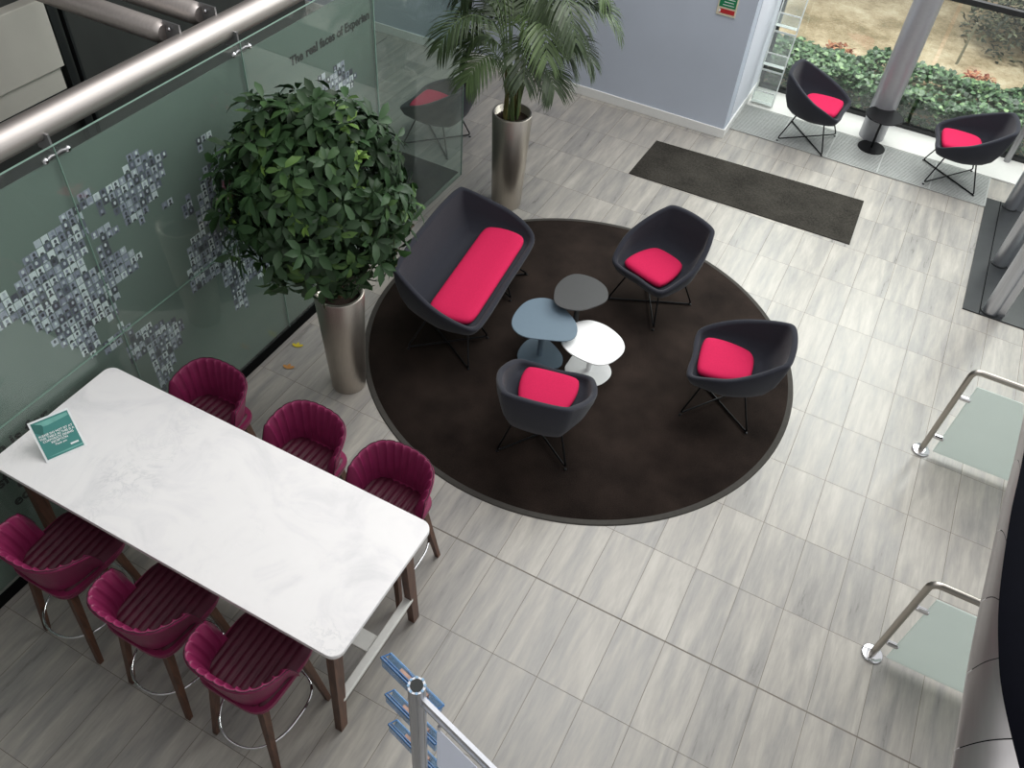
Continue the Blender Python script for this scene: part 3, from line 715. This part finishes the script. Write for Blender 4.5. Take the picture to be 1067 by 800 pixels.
# ================================================================= BAR STOOLS
def bar_stool():
    t = thing('bar_stool', 'x', 'bar stool')
    # seat pad with channels running front to back
    b = MB(); nx, ny = 88, 22
    W, D = .225, .235; zs = .700
    def edge(x, y):
        u, v = abs(x)/W, abs(y)/D
        return (u**5+v**5)**(1/5)
    vs = []; fs = []
    for j in range(ny+1):
        for i in range(nx+1):
            x = -W+2*W*i/nx; y = -D+2*D*j/ny
            m_ = max(abs(x)/W, abs(y)/D); e = edge(x, y)
            if e > 1e-6: x2, y2 = x*m_/e, y*m_/e
            else: x2, y2 = x, y
            ch = abs(math.sin(PI*(x2/(2*W)*10+.5)))**.45
            z = zs+.016*ch*(1-m_**6)-.035*max(0, m_-.8)**1.5/.09*.6 + .012*(y2/D)
            vs.append((x2, y2+.02, z))
    for j in range(ny):
        for i in range(nx): fs.append((j*(nx+1)+i, j*(nx+1)+i+1, (j+1)*(nx+1)+i+1, (j+1)*(nx+1)+i))
    b.add(vs, fs, True)
    b.build('seat', M['leather_seat'], t)
    b = MB()
    ring = []
    n = 64
    for k in range(n):
        a = 2*PI*k/n; c, s_ = math.cos(a), math.sin(a); q = (abs(c)**5+abs(s_)**5)**(-1/5)
        ring.append((c*q, s_*q))
    b.loft([[(x*W*k, y*D*k+.02, z) for x, y in ring] for k, z in ((.86, .628), (.96, .636), (1.0, .665), (.995, .690))], smooth=True)
    b.build('seat_base', M['leather'], t)
    # wrap-around back with fanned channels
    b = MB(); nph, nr = 150, 14; PH = math.radians(98)
    def base(ph):  # plan outline of the seat back line, ph=0 is the rear centre
        s_, c = math.sin(ph), math.cos(ph); q = (abs(s_)**3.2+abs(c)**3.2)**(-1/3.2)
        return Vector((s_*q*.180, -c*q*.190, 0))
    def hgt(ph):
        u = abs(ph)/PH
        return .265*(1-.42*u**2.2)*min(1, ((1-u)/.10+.02))**.5+.012
    def flare(ph):
        u = abs(ph)/PH
        return .048+.018*u*u
    inner = []; outer = []
    for i in range(nph+1):
        ph = -PH+2*PH*i/nph; B = base(ph); d = B.normalized(); h_ = hgt(ph); fl = flare(ph)
        ch = 1-abs(math.sin(PI*(ph/(2*PH)*15+.5)))**.35
        rin = []; rout = []
        for j in range(nr+1):
            v = j/nr
            r_ = fl*(.35*v+.65*v**2.2)
            amp = .017*ch*min(1, v*3)
            p = B+d*(r_-amp+.004)+Vector((0, 0, .70+h_*v)); rin.append(p)
            po = B+d*(r_*.9+.036*(1-.2*v)-.03*(1-v)**2)+Vector((0, 0, .70-.055*(1-v)**1.5*(1 if h_ > .03 else .4)+h_*v*1.0)); rout.append(po)
        top = (rin[-1]+rout[-1])/2+Vector((0, 0, .010))
        inner.append(rin+[rin[-1].lerp(top, .6)+Vector((0, 0, .002)), top]); outer.append(rout+[rout[-1].lerp(top, .6)+Vector((0, 0, .002)), top])
    rows = [inner[i]+list(reversed(outer[i][:-1])) for i in range(nph+1)]
    b.loft(rows, smooth=True)
    b.build('backrest', M['leather'], t)
    b = MB(); b.tube([outer[i][-2]+Vector((0, 0, .002)) for i in range(nph+1)], .0028, 6); b.build('piping', M['seam'], t)
    for sx in (1, -1):
        for sy in (1, -1):
            leg_box((sx*.150, sy*.150+.01, .640), (sx*.212, sy*.228, 0), (.022, .022), (.014, .014)).build('leg', M['wood'], t)
    pth = []
    for k in range(48):
        a = 2*PI*k/48; c, s_ = math.cos(a), math.sin(a); q = (abs(c)**3+abs(s_)**3)**(-1/3)
        y = s_*q*.215; 
        if s_ < 0: y *= 1+.28*max(0, (1-(c*q)**2))
        pth.append((c*q*.212, y, .235))
    b = MB(); b.tube(pth, .0075, 8, closed=True); b.build('foot_ring', M['chrome'], t, 'chrome foot ring')
    return t
st = bar_stool()
SG = 'plum bar stools around the marble table'
spots = [(-2.19, -.945, 0, 'plum bar stool on the near side of the marble table, closest to the wall'),
         (-1.52, -.945, 0, 'plum leather bar stool in the middle of the near side of the marble table'),
         (-.912, -.935, 0, 'plum bar stool on the near side of the table, closest to the blue trays'),
         (-2.19, .175, PI, 'plum leather bar stool on the far side of the marble table, nearest the green screen'),
         (-1.465, .19, PI, 'plum leather bar stool in the middle of the far side of the marble table'),
         (-.855, .19, PI, 'plum leather bar stool on the far side of the marble table, nearest the round rug')]
for i, (x, y, rz, lb) in enumerate(spots): place(st, i > 0, (x, y, 0), rz, lb, SG)

# ================================================================= PLANTERS AND PLANTS
def planter(name, loc, h, rt, rb, label):
    t = thing(name, label, 'planter', loc)
    b = MB(); b.lathe([(rb*.97, 0), (rb, .006), (rt, h-.006), (rt-.004, h), (rt-.022, h), (rt-.03, h-.07), (.02, h-.07)], 64); b.build('pot', M['steel_v'], t)
    b = MB(); b.lathe([(rt-.03, h-.068), (rt*.5, h-.058), (.01, h-.055)], 24); b.build('soil', M['soil'], t)
    return t
planter('steel_planter', (-2.04, 1.40, 0), .94, .178, .130, 'tall tapered brushed steel planter holding the leafy green tree')
planter('steel_planter', (-2.135, 4.20, 0), .98, .185, .145, 'tall brushed steel planter holding the palm, behind the sofa')

def leaf(b, p, d, up, L, W, tone, fold=.25, droop=.2):
    d = d.normalized(); s_ = d.cross(up)
    if s_.length < .01: s_ = d.cross(Vector((1, 0, 0)))
    s_.normalize(); n = s_.cross(d).normalized()
    a = p; c1 = p+d*L*.3-n*L*droop*.05; c2 = p+d*L*.68-n*L*droop*.35; e = p+d*L-n*L*droop
    w1 = s_*W*.42; w2 = s_*W*.5; f = n*W*fold*.5
    b.add([a, c1-w1+f, c1, c1+w1+f, c2-w2+f, c2, c2+w2+f, e], [(0, 2, 1), (0, 3, 2), (1, 2, 5, 4), (2, 3, 6, 5), (4, 5, 7), (5, 6, 7)], True, tone)
rnd = random.Random(11)
tree = thing('leafy_tree', 'dense green leafy indoor tree in a steel planter, in front of the green screen', 'potted tree', (-2.04, 1.40, .885))
b = MB()
Cc = Vector((-.03, -.06, .90)); rad = Vector((.60, .62, .64))
cnt = 0
for i in range(900):
    u = rnd.uniform(-1, 1); a = rnd.uniform(0, 2*PI); s_ = math.sqrt(1-u*u)
    d = Vector((s_*math.cos(a), s_*math.sin(a), u))
    bump = 1+.16*noise.noise(d*2.3+Vector((3, 1, 7)))
    k = rnd.uniform(.72, 1.02) if i % 4 else rnd.uniform(.35, .75)
    # body a little fuller below, narrower top
    w = (.90 if d.z > 0 else 1.0)
    p = Cc+Vector((d.x*rad.x*w, d.y*rad.y*w, d.z*rad.z))*k*bump
    p.x = max(p.x, -.60)
    if p.z < .14: p.z = .14+rnd.uniform(0, .08)
    young = rnd.random() < .05
    out = (d+Vector((0, 0, .35))+Vector((rnd.gauss(0, .35), rnd.gauss(0, .35), rnd.gauss(0, .3)))).normalized()
    t1 = out.cross(Vector((0, 0, 1))).normalized(); t2 = out.cross(t1)
    m_ = rnd.randint(4, 7); base_t = rnd.uniform(.15, .6)+(.35 if young else 0)
    ph = rnd.uniform(0, 6)
    b.tube([p-out*.07, p], .0025, 4, caps=False, tone=.5)
    for q in range(m_):
        an = ph+2*PI*q/m_; dd = out*rnd.uniform(.15, .55)+(t1*math.cos(an)+t2*math.sin(an))*1.0-Vector((0, 0, .25))
        L = rnd.uniform(.075, .14)*(.7 if young else 1); dd = dd+Vector((rnd.gauss(0, .28), rnd.gauss(0, .28), rnd.gauss(0, .28)))
        leaf(b, p+dd.normalized()*.012, dd, out, L, L*rnd.uniform(.36, .46), min(1, base_t+rnd.uniform(-.12, .12)), .3, rnd.uniform(.1, .45))
b.build('foliage', M['leaf'], tree)
b = MB()
b.tube(cr([Vector(p) for p in ((0, 0, 0), (.01, .01, .2), (-.01, .0, .5), (0, .02, .9))], 5, False), [.024-.0008*i for i in range(16)], 10)
for i in range(14):
    a = rnd.uniform(0, 2*PI); r_ = rnd.uniform(.2, .42); z0 = rnd.uniform(.12, .6)
    b.tube(cr([Vector((0, 0, z0)), Vector((r_*.5*math.cos(a), r_*.5*math.sin(a), z0+.14)), Vector((r_*math.cos(a), r_*math.sin(a), z0+rnd.uniform(.15, .5)))], 5, False), .007, 6)
b.build('trunk', M['bark'], tree)

pl = thing('kentia_palm', 'tall palm with long arching fronds in a steel planter by the lilac wall', 'palm', (-2.135, 4.20, .92))
rnd = random.Random(5)
fr = []
specs = []
for i in range(28):
    a = i*2.399+rnd.uniform(-.3, .3)
    tall = rnd.uniform(.8, 1.4) if i > 8 else rnd.uniform(.58, .8)
    reach = rnd.uniform(.45, .85) if i > 8 else rnd.uniform(.38, .58)
    if math.cos(a) < -.2: reach = min(reach, .44/max(.35, -math.cos(a)))
    specs.append((a, tall, reach))
for a, tall, reach in specs:
    fm = MB(); d = Vector((math.cos(a), math.sin(a), 0))
    o = Vector((.05*math.cos(a+1), .05*math.sin(a+1), 0))
    ctrl = [o, o+d*reach*.10+Vector((0, 0, tall*.45)), o+d*reach*.30+Vector((0, 0, tall*.88)), o+d*reach*.68+Vector((0, 0, tall*1.08)), o+d*reach*.98+Vector((0, 0, tall*1.06)), o+d*reach*1.2+Vector((0, 0, tall*.90))]
    path = cr(ctrl, 10, False); n = len(path)
    fm.tube(path, [.0075*(1-.8*i/n) for i in range(n)], 6, tone=.62)
    tone0 = rnd.uniform(.1, .75)
    side = d.cross(Vector((0, 0, 1))).normalized()
    st_i = int(n*.42)
    for i in range(st_i, n-1):
        v = (i-st_i)/(n-1-st_i); T = (path[i+1]-path[i]).normalized()
        L = .30*math.sin(PI*(.22+.70*v))**.8
        for s_ in (1, -1):
          for half_ in ((0,) if i % 2 else (.1, .6)):
            p = path[i].lerp(path[i+1], half_)
            dd = (side*s_*(1-.35*v)+T*(.55+.6*v)+Vector((0, 0, .22-rnd.uniform(0, .3)))).normalized()
            w = .0080; nn = dd.cross(T).normalized()
            e0 = p; e1_ = p+dd*L*.35; e2 = p+dd*L*.72+Vector((0, 0, -L*.12)); e3 = p+dd*L+Vector((0, 0, -L*rnd.uniform(.28, .5)))
            ww = T.cross(dd).cross(dd).normalized()*w
            tn = min(1, max(0, tone0+rnd.uniform(-.12, .12)))
            fm.add([e0-ww*.4, e0+ww*.4, e1_-ww, e1_+ww, e2-ww*.8, e2+ww*.8, e3], [(0, 1, 3, 2), (2, 3, 5, 4), (4, 5, 6)], False, tn)
    for q in fm.v: q.x = max(q.x, -.605)
    fm.build('frond', M['palm'], pl)
b = MB()
for i in range(12):
    a = rnd.uniform(0, 2*PI); r_ = rnd.uniform(.02, .09)
    b.tube([(r_*math.cos(a), r_*math.sin(a), 0), (r_*.9*math.cos(a), r_*.9*math.sin(a), .25), (r_*1.3*math.cos(a), r_*1.3*math.sin(a), .5)], [.011, .009, .004], 6)
b.build('stem', M['stem'], pl)

# fallen leaves
for px, mt, lb in (((-2.62, 1.50, .003), 'yellow_leaf', 'yellow fallen leaf on the tiles by the black skirting'), ((-2.53, 1.27, .003), 'orange_leaf', 'dry orange fallen leaf on the tiles near the steel planter')):
    b = MB(); 
    for k in range(3): leaf(b, Vector((0, 0, .002)), Vector((math.cos(k*.9+1), math.sin(k*.9+1), .02)), Vector((0, 0, 1)), .06, .026, .5, .2, .03)
    o = b.build('fallen_leaf', M[mt]); o.location = px; tag(o, lb, 'leaf')

# ================================================================= WINDOW SIDE
cl = MB(); cl.lathe([(.14, .012), (.14, WT)], 48)
o = cl.build('round_column', plain('column_silver', (168, 168, 172), .4, .35, var=.03)); o.location = (.815, 7.66, 0); tag(o, 'round silver column standing inside the window wall', 'column')
# acrylic leaflet rack
rk = thing('leaflet_rack', 'clear acrylic ladder-shaped leaflet rack leaning in the window recess', 'leaflet rack', (-.49, 7.70, .0165))
W2 = .125
def rp(s, off=0): return Vector((0, -.06+.24*s/1.6+off, s))
for sx in (-1, 1):
    b = MB(); b.tube([rp(0)+Vector((sx*W2, 0, 0)), rp(1.7)+Vector((sx*W2, 0, 0))], .008, 6); b.build('side_rail', M['clear_edge'], rk)
for k in range(4):
    s0 = .03+k*.43
    b = MB(); b.box((0, rp(s0+.17).y+.01, s0+.17), (2*W2, .003, .34)); b.build('back_panel', M['clear'], rk)
    b = MB(); b.box((0, rp(s0).y-.05, s0+.07), (2*W2, .004, .14)); b.build('pocket_front', M['clear'], rk)
    b = MB(); b.box((0, rp(s0).y-.02, s0), (2*W2, .07, .006)); b.box((0, rp(s0).y-.05, s0+.145), (2*W2, .008, .014))
    for sx in (-1, 1): b.box((sx*W2, rp(s0).y-.05, s0+.07), (.006, .008, .14))
    b.build('pocket_edge', M['clear_edge'], rk)
    b = MB(); b.box((0, rp(s0+.34).y+.01, s0+.35), (2*W2, .008, .022)); b.build('crossbar', M['clear_edge'], rk)
# fire notice
fn = thing('fire_notice', 'small green and red fire action notice on the lilac wall', 'sign', (-.967, 6.64, 1.45))
b = MB(); b.box((0, -.006, 0), (.205, .010, .30), bev=.002); b.build('board', M['cream'], fn)
b = MB(); b.box((0, -.0125, .015), (.175, .002, .16)); b.build('green_panel', M['green_print'], fn)
b = MB(); b.box((0.008, -.0125, -.105), (.16, .002, .045)); b.build('red_panel', M['red_print'], fn)
b = MB(); b.box((0.03, -.0125, .118), (.11, .002, .03)); b.build('red_panel', M['red_print'], fn)
for k in range(5):
    b = MB(); b.box((.01, -.0140, .07-k*.028), (.12-.02*(k % 2), .001, .006)); b.build('text_line', M['ink_white'], fn)
b = MB(); b.box((-.07, -.014, -.105), (.02, .001, .03)); b.build('symbol', M['ink_white'], fn)

# revolving door posts at the right
pn = ['far one, next to the window armchair', 'middle one', 'near one, at the corner of the black stone']
for i, (x, y) in enumerate(((2.40, 7.03), (2.395, 5.92), (2.39, 5.10))):
    t = thing('door_post', 'brushed steel post of the entrance doors, '+pn[i], 'post', (x, y, .012))
    b = MB(); b.lathe([(.066, 0), (.066, 2.35)], 32); b.build('tube', M['alu'], t)
    b = MB(); b.box((.085, .0, 1.175), (.07, .05, 2.35)); b.build('channel', M['alu'], t)
    b = MB(); b.lathe([(.080, 0), (.080, .008)], 24); b.build('base_ring', M['dark_frame'], t)
    b = MB(); b.box((.12, -.0, .42), (.05, .03, .04)); b.build('latch', M['black_metal'], t)
gd = thing('glass_door', 'glass entrance door leaf between the steel posts at the right edge', 'door', (3.0, 5.55, .012))
b = MB(); b.box((0, 0, 1.15), (.012, .62, 2.2)); b.build('pane', M['glass'], gd)
b = MB(); b.box((0, 0, .05), (.04, .66, .10), bev=.004); b.build('bottom_rail', M['white_metal'], gd)

# corner mullion tube near the far post
b = MB(); b.lathe([(.035, .016), (.035, WT)], 20); o = b.build('trim_7', M['zinc']); o.location = (2.28, 8.0, 0); struct(o)

# ================================================================= BARRIERS
for (x, y, lb) in ((2.085, 3.06, 'frosted glass barrier with bent steel handrail, the one nearer the entrance doors'), (2.075, 1.165, 'frosted glass barrier with bent steel handrail, the one at the lower right')):
    t = thing('glass_barrier', lb, 'barrier', (x, y, 0))
    H = .885
    b = MB(); b.tube(fillet([(0, 0, .008), (0, 0, H), (1.25, 0, H), (1.25, 0, .008)], .06, 8), .0215, 18); b.build('handrail', M['steel'], t)
    for q in (0, 1.25):
        b = MB(); b.lathe([(.062, 0), (.066, .003), (.066, .011), (.060, .015), (.024, .016)], 32, (q, 0)); b.build('base_flange', M['chrome'], t)
    b = MB(); b.box((.625, 0, .40), (1.10, .012, .72), bev=.002); b.build('glass_panel', M['frost'], t, 'frosted green-tinted glass')
    for q in (.0, 1.25):
        for z in (.19, .62):
            s_ = 1 if q == 0 else -1
            b = MB(); b.box((q+s_*.055, 0, z), (.08, .03, .036), bev=.008); b.build('clamp', M['chrome'], t)

# ================================================================= BROCHURE STAND
bs = thing('brochure_stand', 'brushed aluminium display stand with blue trays and a white poster, at the bottom edge', 'display stand', (.165, -1.066, 0), math.radians(-14.6))
PHT = 1.90
def fluted(r):
    out = []
    for k in range(96):
        a = 2*PI*k/96; q = r*(1-.10*(1 if (k % 12) in (0, 1) else 0)); out.append((q*math.cos(a), q*math.sin(a)))
    return out
for x0, nm in ((0, 0), (.82, 1)):
    b = MB(); P = fluted(.033)
    b.loft([[(x0+x, y, z) for x, y in P] for z in (.02, PHT)]); b.build('pole', M['alu'], bs)
    b = MB(); b.lathe([(.024, PHT), (.024, PHT+.004)], 24, (x0, 0)); b.build('end_cap', M['ink'], bs)
    b = MB()
    for k in range(8):
        a = 2*PI*k/8; b.box((x0+.030*math.cos(a), .030*math.sin(a), PHT+.002), (.009, .009, .004))
    b.build('cap_stud', M['blue_light'], bs)
    b = MB(); b.lathe([(.17, 0), (.17, .012), (.04, .022)], 40, (x0, 0)); b.build('base_plate', M['zinc'], bs)
b = MB(); b.box((.41, 0, 1.83), (.77, .016, .030)); b.box((.41, .0, 1.795), (.77, .024, .012)); b.build('top_rail', M['alu'], bs)
b = MB(); b.box((.41, 0, 1.0), (.77, .02, .03)); b.build('lower_rail', M['alu'], bs)
b = MB(); b.box((.42, -.006, 1.52), (.62, .003, .40)); b.build('poster', M['paper'], bs, 'blank white poster')
for q in (.12, .72):
    b = MB(); b.box((q, -.004, 1.735), (.012, .012, .03)); b.build('clip', M['chrome'], bs)
for zt in (1.69, 1.34, 1.01):
    x0, x1 = -.25, .05
    # pocket hangs on the far side: back plate against the pole, front lip leaning out
    def P3(x, y, z): return Vector((x, y, zt+z))
    yb, yf = .040, .088
    b = MB()
    def plate(a, c, th=.004):
        # a,c: (y,z) bottom and top of an inclined plate
        b.add([P3(x0, a[0], a[1]), P3(x1, a[0], a[1]), P3(x1, c[0], c[1]), P3(x0, c[0], c[1]), P3(x0, a[0]+th, a[1]), P3(x1, a[0]+th, a[1]), P3(x1, c[0]+th, c[1]), P3(x0, c[0]+th, c[1])],
              [(0, 1, 2, 3), (7, 6, 5, 4), (0, 4, 5, 1), (1, 5, 6, 2), (2, 6, 7, 3), (3, 7, 4, 0)])
    plate((yb, -.08), (yb, .0)); plate((yf-.02, -.08), (yf, -.03)); plate((yb, -.08), (yf-.02, -.08))
    tr = b.build('tray', M['blue_acrylic'], bs, 'blue acrylic leaflet tray')
    b = MB()
    b.tube([P3(x0, yb, 0), P3(x1, yb, 0)], .005, 6); b.tube([P3(x0, yb+.014, -.012), P3(x1, yb+.014, -.012)], .004, 6); b.tube([P3(x0, yb, 0), P3(x0, yf, -.04)], .004, 6); b.tube([P3(x1, yb, 0), P3(x1, yf, -.04)], .004, 6)
    b.build('tray_edge', M['blue_edge'], tr)
    b = MB(); b.tube([P3(x0, yf, -.04), P3(x0+.10, yf, -.04), P3(x0+.12, yf, -.055), P3(x1-.12, yf, -.055), P3(x1-.10, yf, -.04), P3(x1, yf, -.04)], .0055, 6); b.build('tray_lip', M['blue_light'], tr)
    b = MB(); b.box((-.09, (yb+yf)/2, zt-.045), (.15, .015, .06)); b.build('leaflet', M['leaflet'], tr)

# ================================================================= ENTRANCE CANOPY
CO = [[1.895, 1.329, 2.3], [1.875, 0.991, 2.3], [1.86, 0.747, 2.3], [1.84, 0.519, 2.3], [1.826, 0.264, 2.3], [1.812, 0.01, 2.3], [1.802, -0.217, 2.3], [1.798, -0.439, 2.3], [1.796, -0.637, 2.3], [1.795, -0.818, 2.3]]
CI = [[1.853, 1.072, 2.45], [1.832, 0.732, 2.45], [1.822, 0.538, 2.45], [1.809, 0.33, 2.45], [1.803, 0.099, 2.45], [1.804, -0.087, 2.45], [1.817, -0.253, 2.45], [1.843, -0.415, 2.45], [1.906, -0.619, 2.45], [1.965, -0.772, 2.45]]
cn = thing('entrance_canopy', 'curved grey metal canopy edge with a black top at the lower right edge', 'canopy', (1.9, 0, 2.3))
A = cr([Vector(p) for p in CO], 6, False); Bc = cr([Vector(p) for p in CI], 6, False)
n = len(A); nq = 8
def cpt(i, j):
    t = j/nq; p = A[i].lerp(Bc[i], t); w = (Bc[i]-A[i]).length
    p = p+Vector((-.12, 0, .35))*math.sin(PI*t)*w*.25
    return p-Vector((1.9, 0, 2.3))
cuts = [0, 12, 22, 30, 38, 46, n-1]
for a_, c_ in zip(cuts[:-1], cuts[1:]):
    vs = []; fs = []
    rowsn = nq+1
    rws = []
    for i in range(a_, c_+1):
        ii = i
        r_ = [cpt(ii, j) for j in range(rowsn)]
        r_ = [r_[0]+Vector((.10, 0, -.25)), r_[0]+Vector((.0, 0, -.02))]+r_
        rws.append(r_)
    # small open joint at both ends
    rws[0] = [p.lerp(q, .06) for p, q in zip(rws[0], rws[1])]; rws[-1] = [p.lerp(q, .06) for p, q in zip(rws[-1], rws[-2])]
    b = MB(); b.loft(rws, closed=False, smooth=True); b.build('edge_panel', M['canopy_grey'], cn)
b = MB()
rws = []
for i in range(n):
    p = cpt(i, nq); rws.append([p+Vector((.0, 0, -.004)), p+Vector((.03, 0, .03)), p+Vector((.2, 0, .09)), Vector((1.2, p.y, p.z+.12))])
b.loft(rws, closed=False, smooth=True)
rws = [[cpt(i, j)+Vector((.012, 0, -.012)) for j in range(nq+1)] for i in range(n)]
b.loft(rws, closed=False, smooth=True)
b.build('top_cover', M['canopy_black'], cn, 'black top')

# ================================================================= OUTSIDE
rnd = random.Random(3)
b = MB()
for i in range(11000):
    x = rnd.uniform(-1.0, 3.6); edge_ = 9.25+.25*noise.noise(Vector((x*1.3, 0, 2)))+.28*(x > .4)
    y = rnd.uniform(8.17, edge_)
    z = .12+.16*noise.noise(Vector((x*2.2, y*2.2, 0)))+.18*min(1, (edge_-y)*2)+rnd.uniform(-.06, .06)
    if i % 5 == 0: y = rnd.uniform(8.16, 8.26); z = rnd.uniform(.03, .34)
    d = Vector((rnd.gauss(0, 1), rnd.gauss(-.3, 1), rnd.uniform(-.1, .5)))
    L = rnd.uniform(.05, .085)
    leaf(b, Vector((x, y, max(.03, z))), d, Vector((rnd.gauss(0, .3), rnd.gauss(-.25, .3), 1)), L, L*.85, min(1, max(0, rnd.gauss(.45, .25))), .2, .15)
tag(b.build('ivy_bed', M['ivy']), 'bed of green ivy growing outside along the window', 'ivy', kind='stuff')
def bush(name, loc, r, h, n_, mat, label, cat, Lf=.07, sd=1):
    rn = random.Random(sd); b = MB()
    for i in range(n_):
        a = rn.uniform(0, 2*PI); u = rn.random()**.5; zz = rn.uniform(0, 1)
        k = math.sqrt(max(.05, 1-zz*zz*.8))
        p = Vector((r*u*k*math.cos(a), r*u*k*math.sin(a), zz*h))
        leaf(b, p, Vector((rn.gauss(0, 1), rn.gauss(0, 1), rn.uniform(0, 1))), Vector((0, 0, 1)), Lf*rn.uniform(.7, 1.3), Lf*.5, rn.random(), .2, .2)
    f = b
    o = f.build(name, mat); o.location = loc; tag(o, label, cat); return o
bush('shrub', (2.3, 11.6, -.02), 1.0, .8, 2600, M['shrub'], 'dark leafy shrub outside behind the right end of the window', 'shrub', .09, 2)
bush('shrub', (4.2, 10.6, -.02), .7, .6, 1400, M['shrub'], 'grey-green shrub outside at the upper right corner', 'shrub', .09, 5)
bush('red_plant', (-.0, 9.62, -.02), .22, .12, 160, M['redplant'], 'low reddish plant on the dry ground beyond the ivy, left of the column', 'plant', .07, 3)
bush('red_plant', (1.75, 9.78, -.02), .28, .14, 200, M['redplant'], 'low reddish plant beyond the ivy, right of the column', 'plant', .07, 4)
b = MB(); b.tube([(0, 0, 0), (.02, .02, .55)], .018, 8); o = b.build('garden_stake', M['post']); o.location = (1.45, 10.35, -.02); tag(o, 'short wooden stake standing in the ground outside', 'stake')

# ================================================================= LIGHT
w = bpy.data.worlds.new('overcast'); SC.world = w; w.use_nodes = True
t = w.node_tree; bg = t.nodes['Background']
tc = N(t, 'ShaderNodeTexCoord'); sp = N(t, 'ShaderNodeSeparateXYZ'); t.links.new(tc.outputs['Generated'], sp.inputs[0])
r = ramp(t, [(.0, (.55, .56, .56, 1)), (.5, (.80, .84, .88, 1)), (.75, (.97, .985, 1, 1)), (1, (1, 1, 1, 1))])
mp = N(t, 'ShaderNodeMapRange'); mp.inputs['From Min'].default_value = -1; t.links.new(sp.outputs[2], mp.inputs[0]); t.links.new(mp.outputs[0], r.inputs[0])
t.links.new(r.outputs[0], bg.inputs[0]); bg.inputs[1].default_value = .86
def area(name, loc, tgt, sx, sy, e, col=(1, 1, 1)):
    l = bpy.data.lights.new(name, 'AREA'); l.shape = 'RECTANGLE'; l.size = sx; l.size_y = sy; l.energy = e; l.color = col
    o = bpy.data.objects.new(name, l); COL.objects.link(o); o.location = loc
    o.rotation_euler = (Vector(tgt)-Vector(loc)).to_track_quat('-Z', 'Y').to_euler(); return o
area('window_daylight', (1.2, 9.2, 5.2), (-.3, 3, 0), 6, 3.5, 660, (1, .995, .98))
area('roof_daylight', (-.2, 4.4, 7.5), (-.5, 2.6, 0), 3.5, 5, 260, (1, .99, .97))

SC.view_settings.view_transform = 'Standard'; SC.view_settings.look = 'None'
SC.view_settings.exposure = 0; SC.view_settings.gamma = 1; SC.view_settings.use_curve_mapping = False
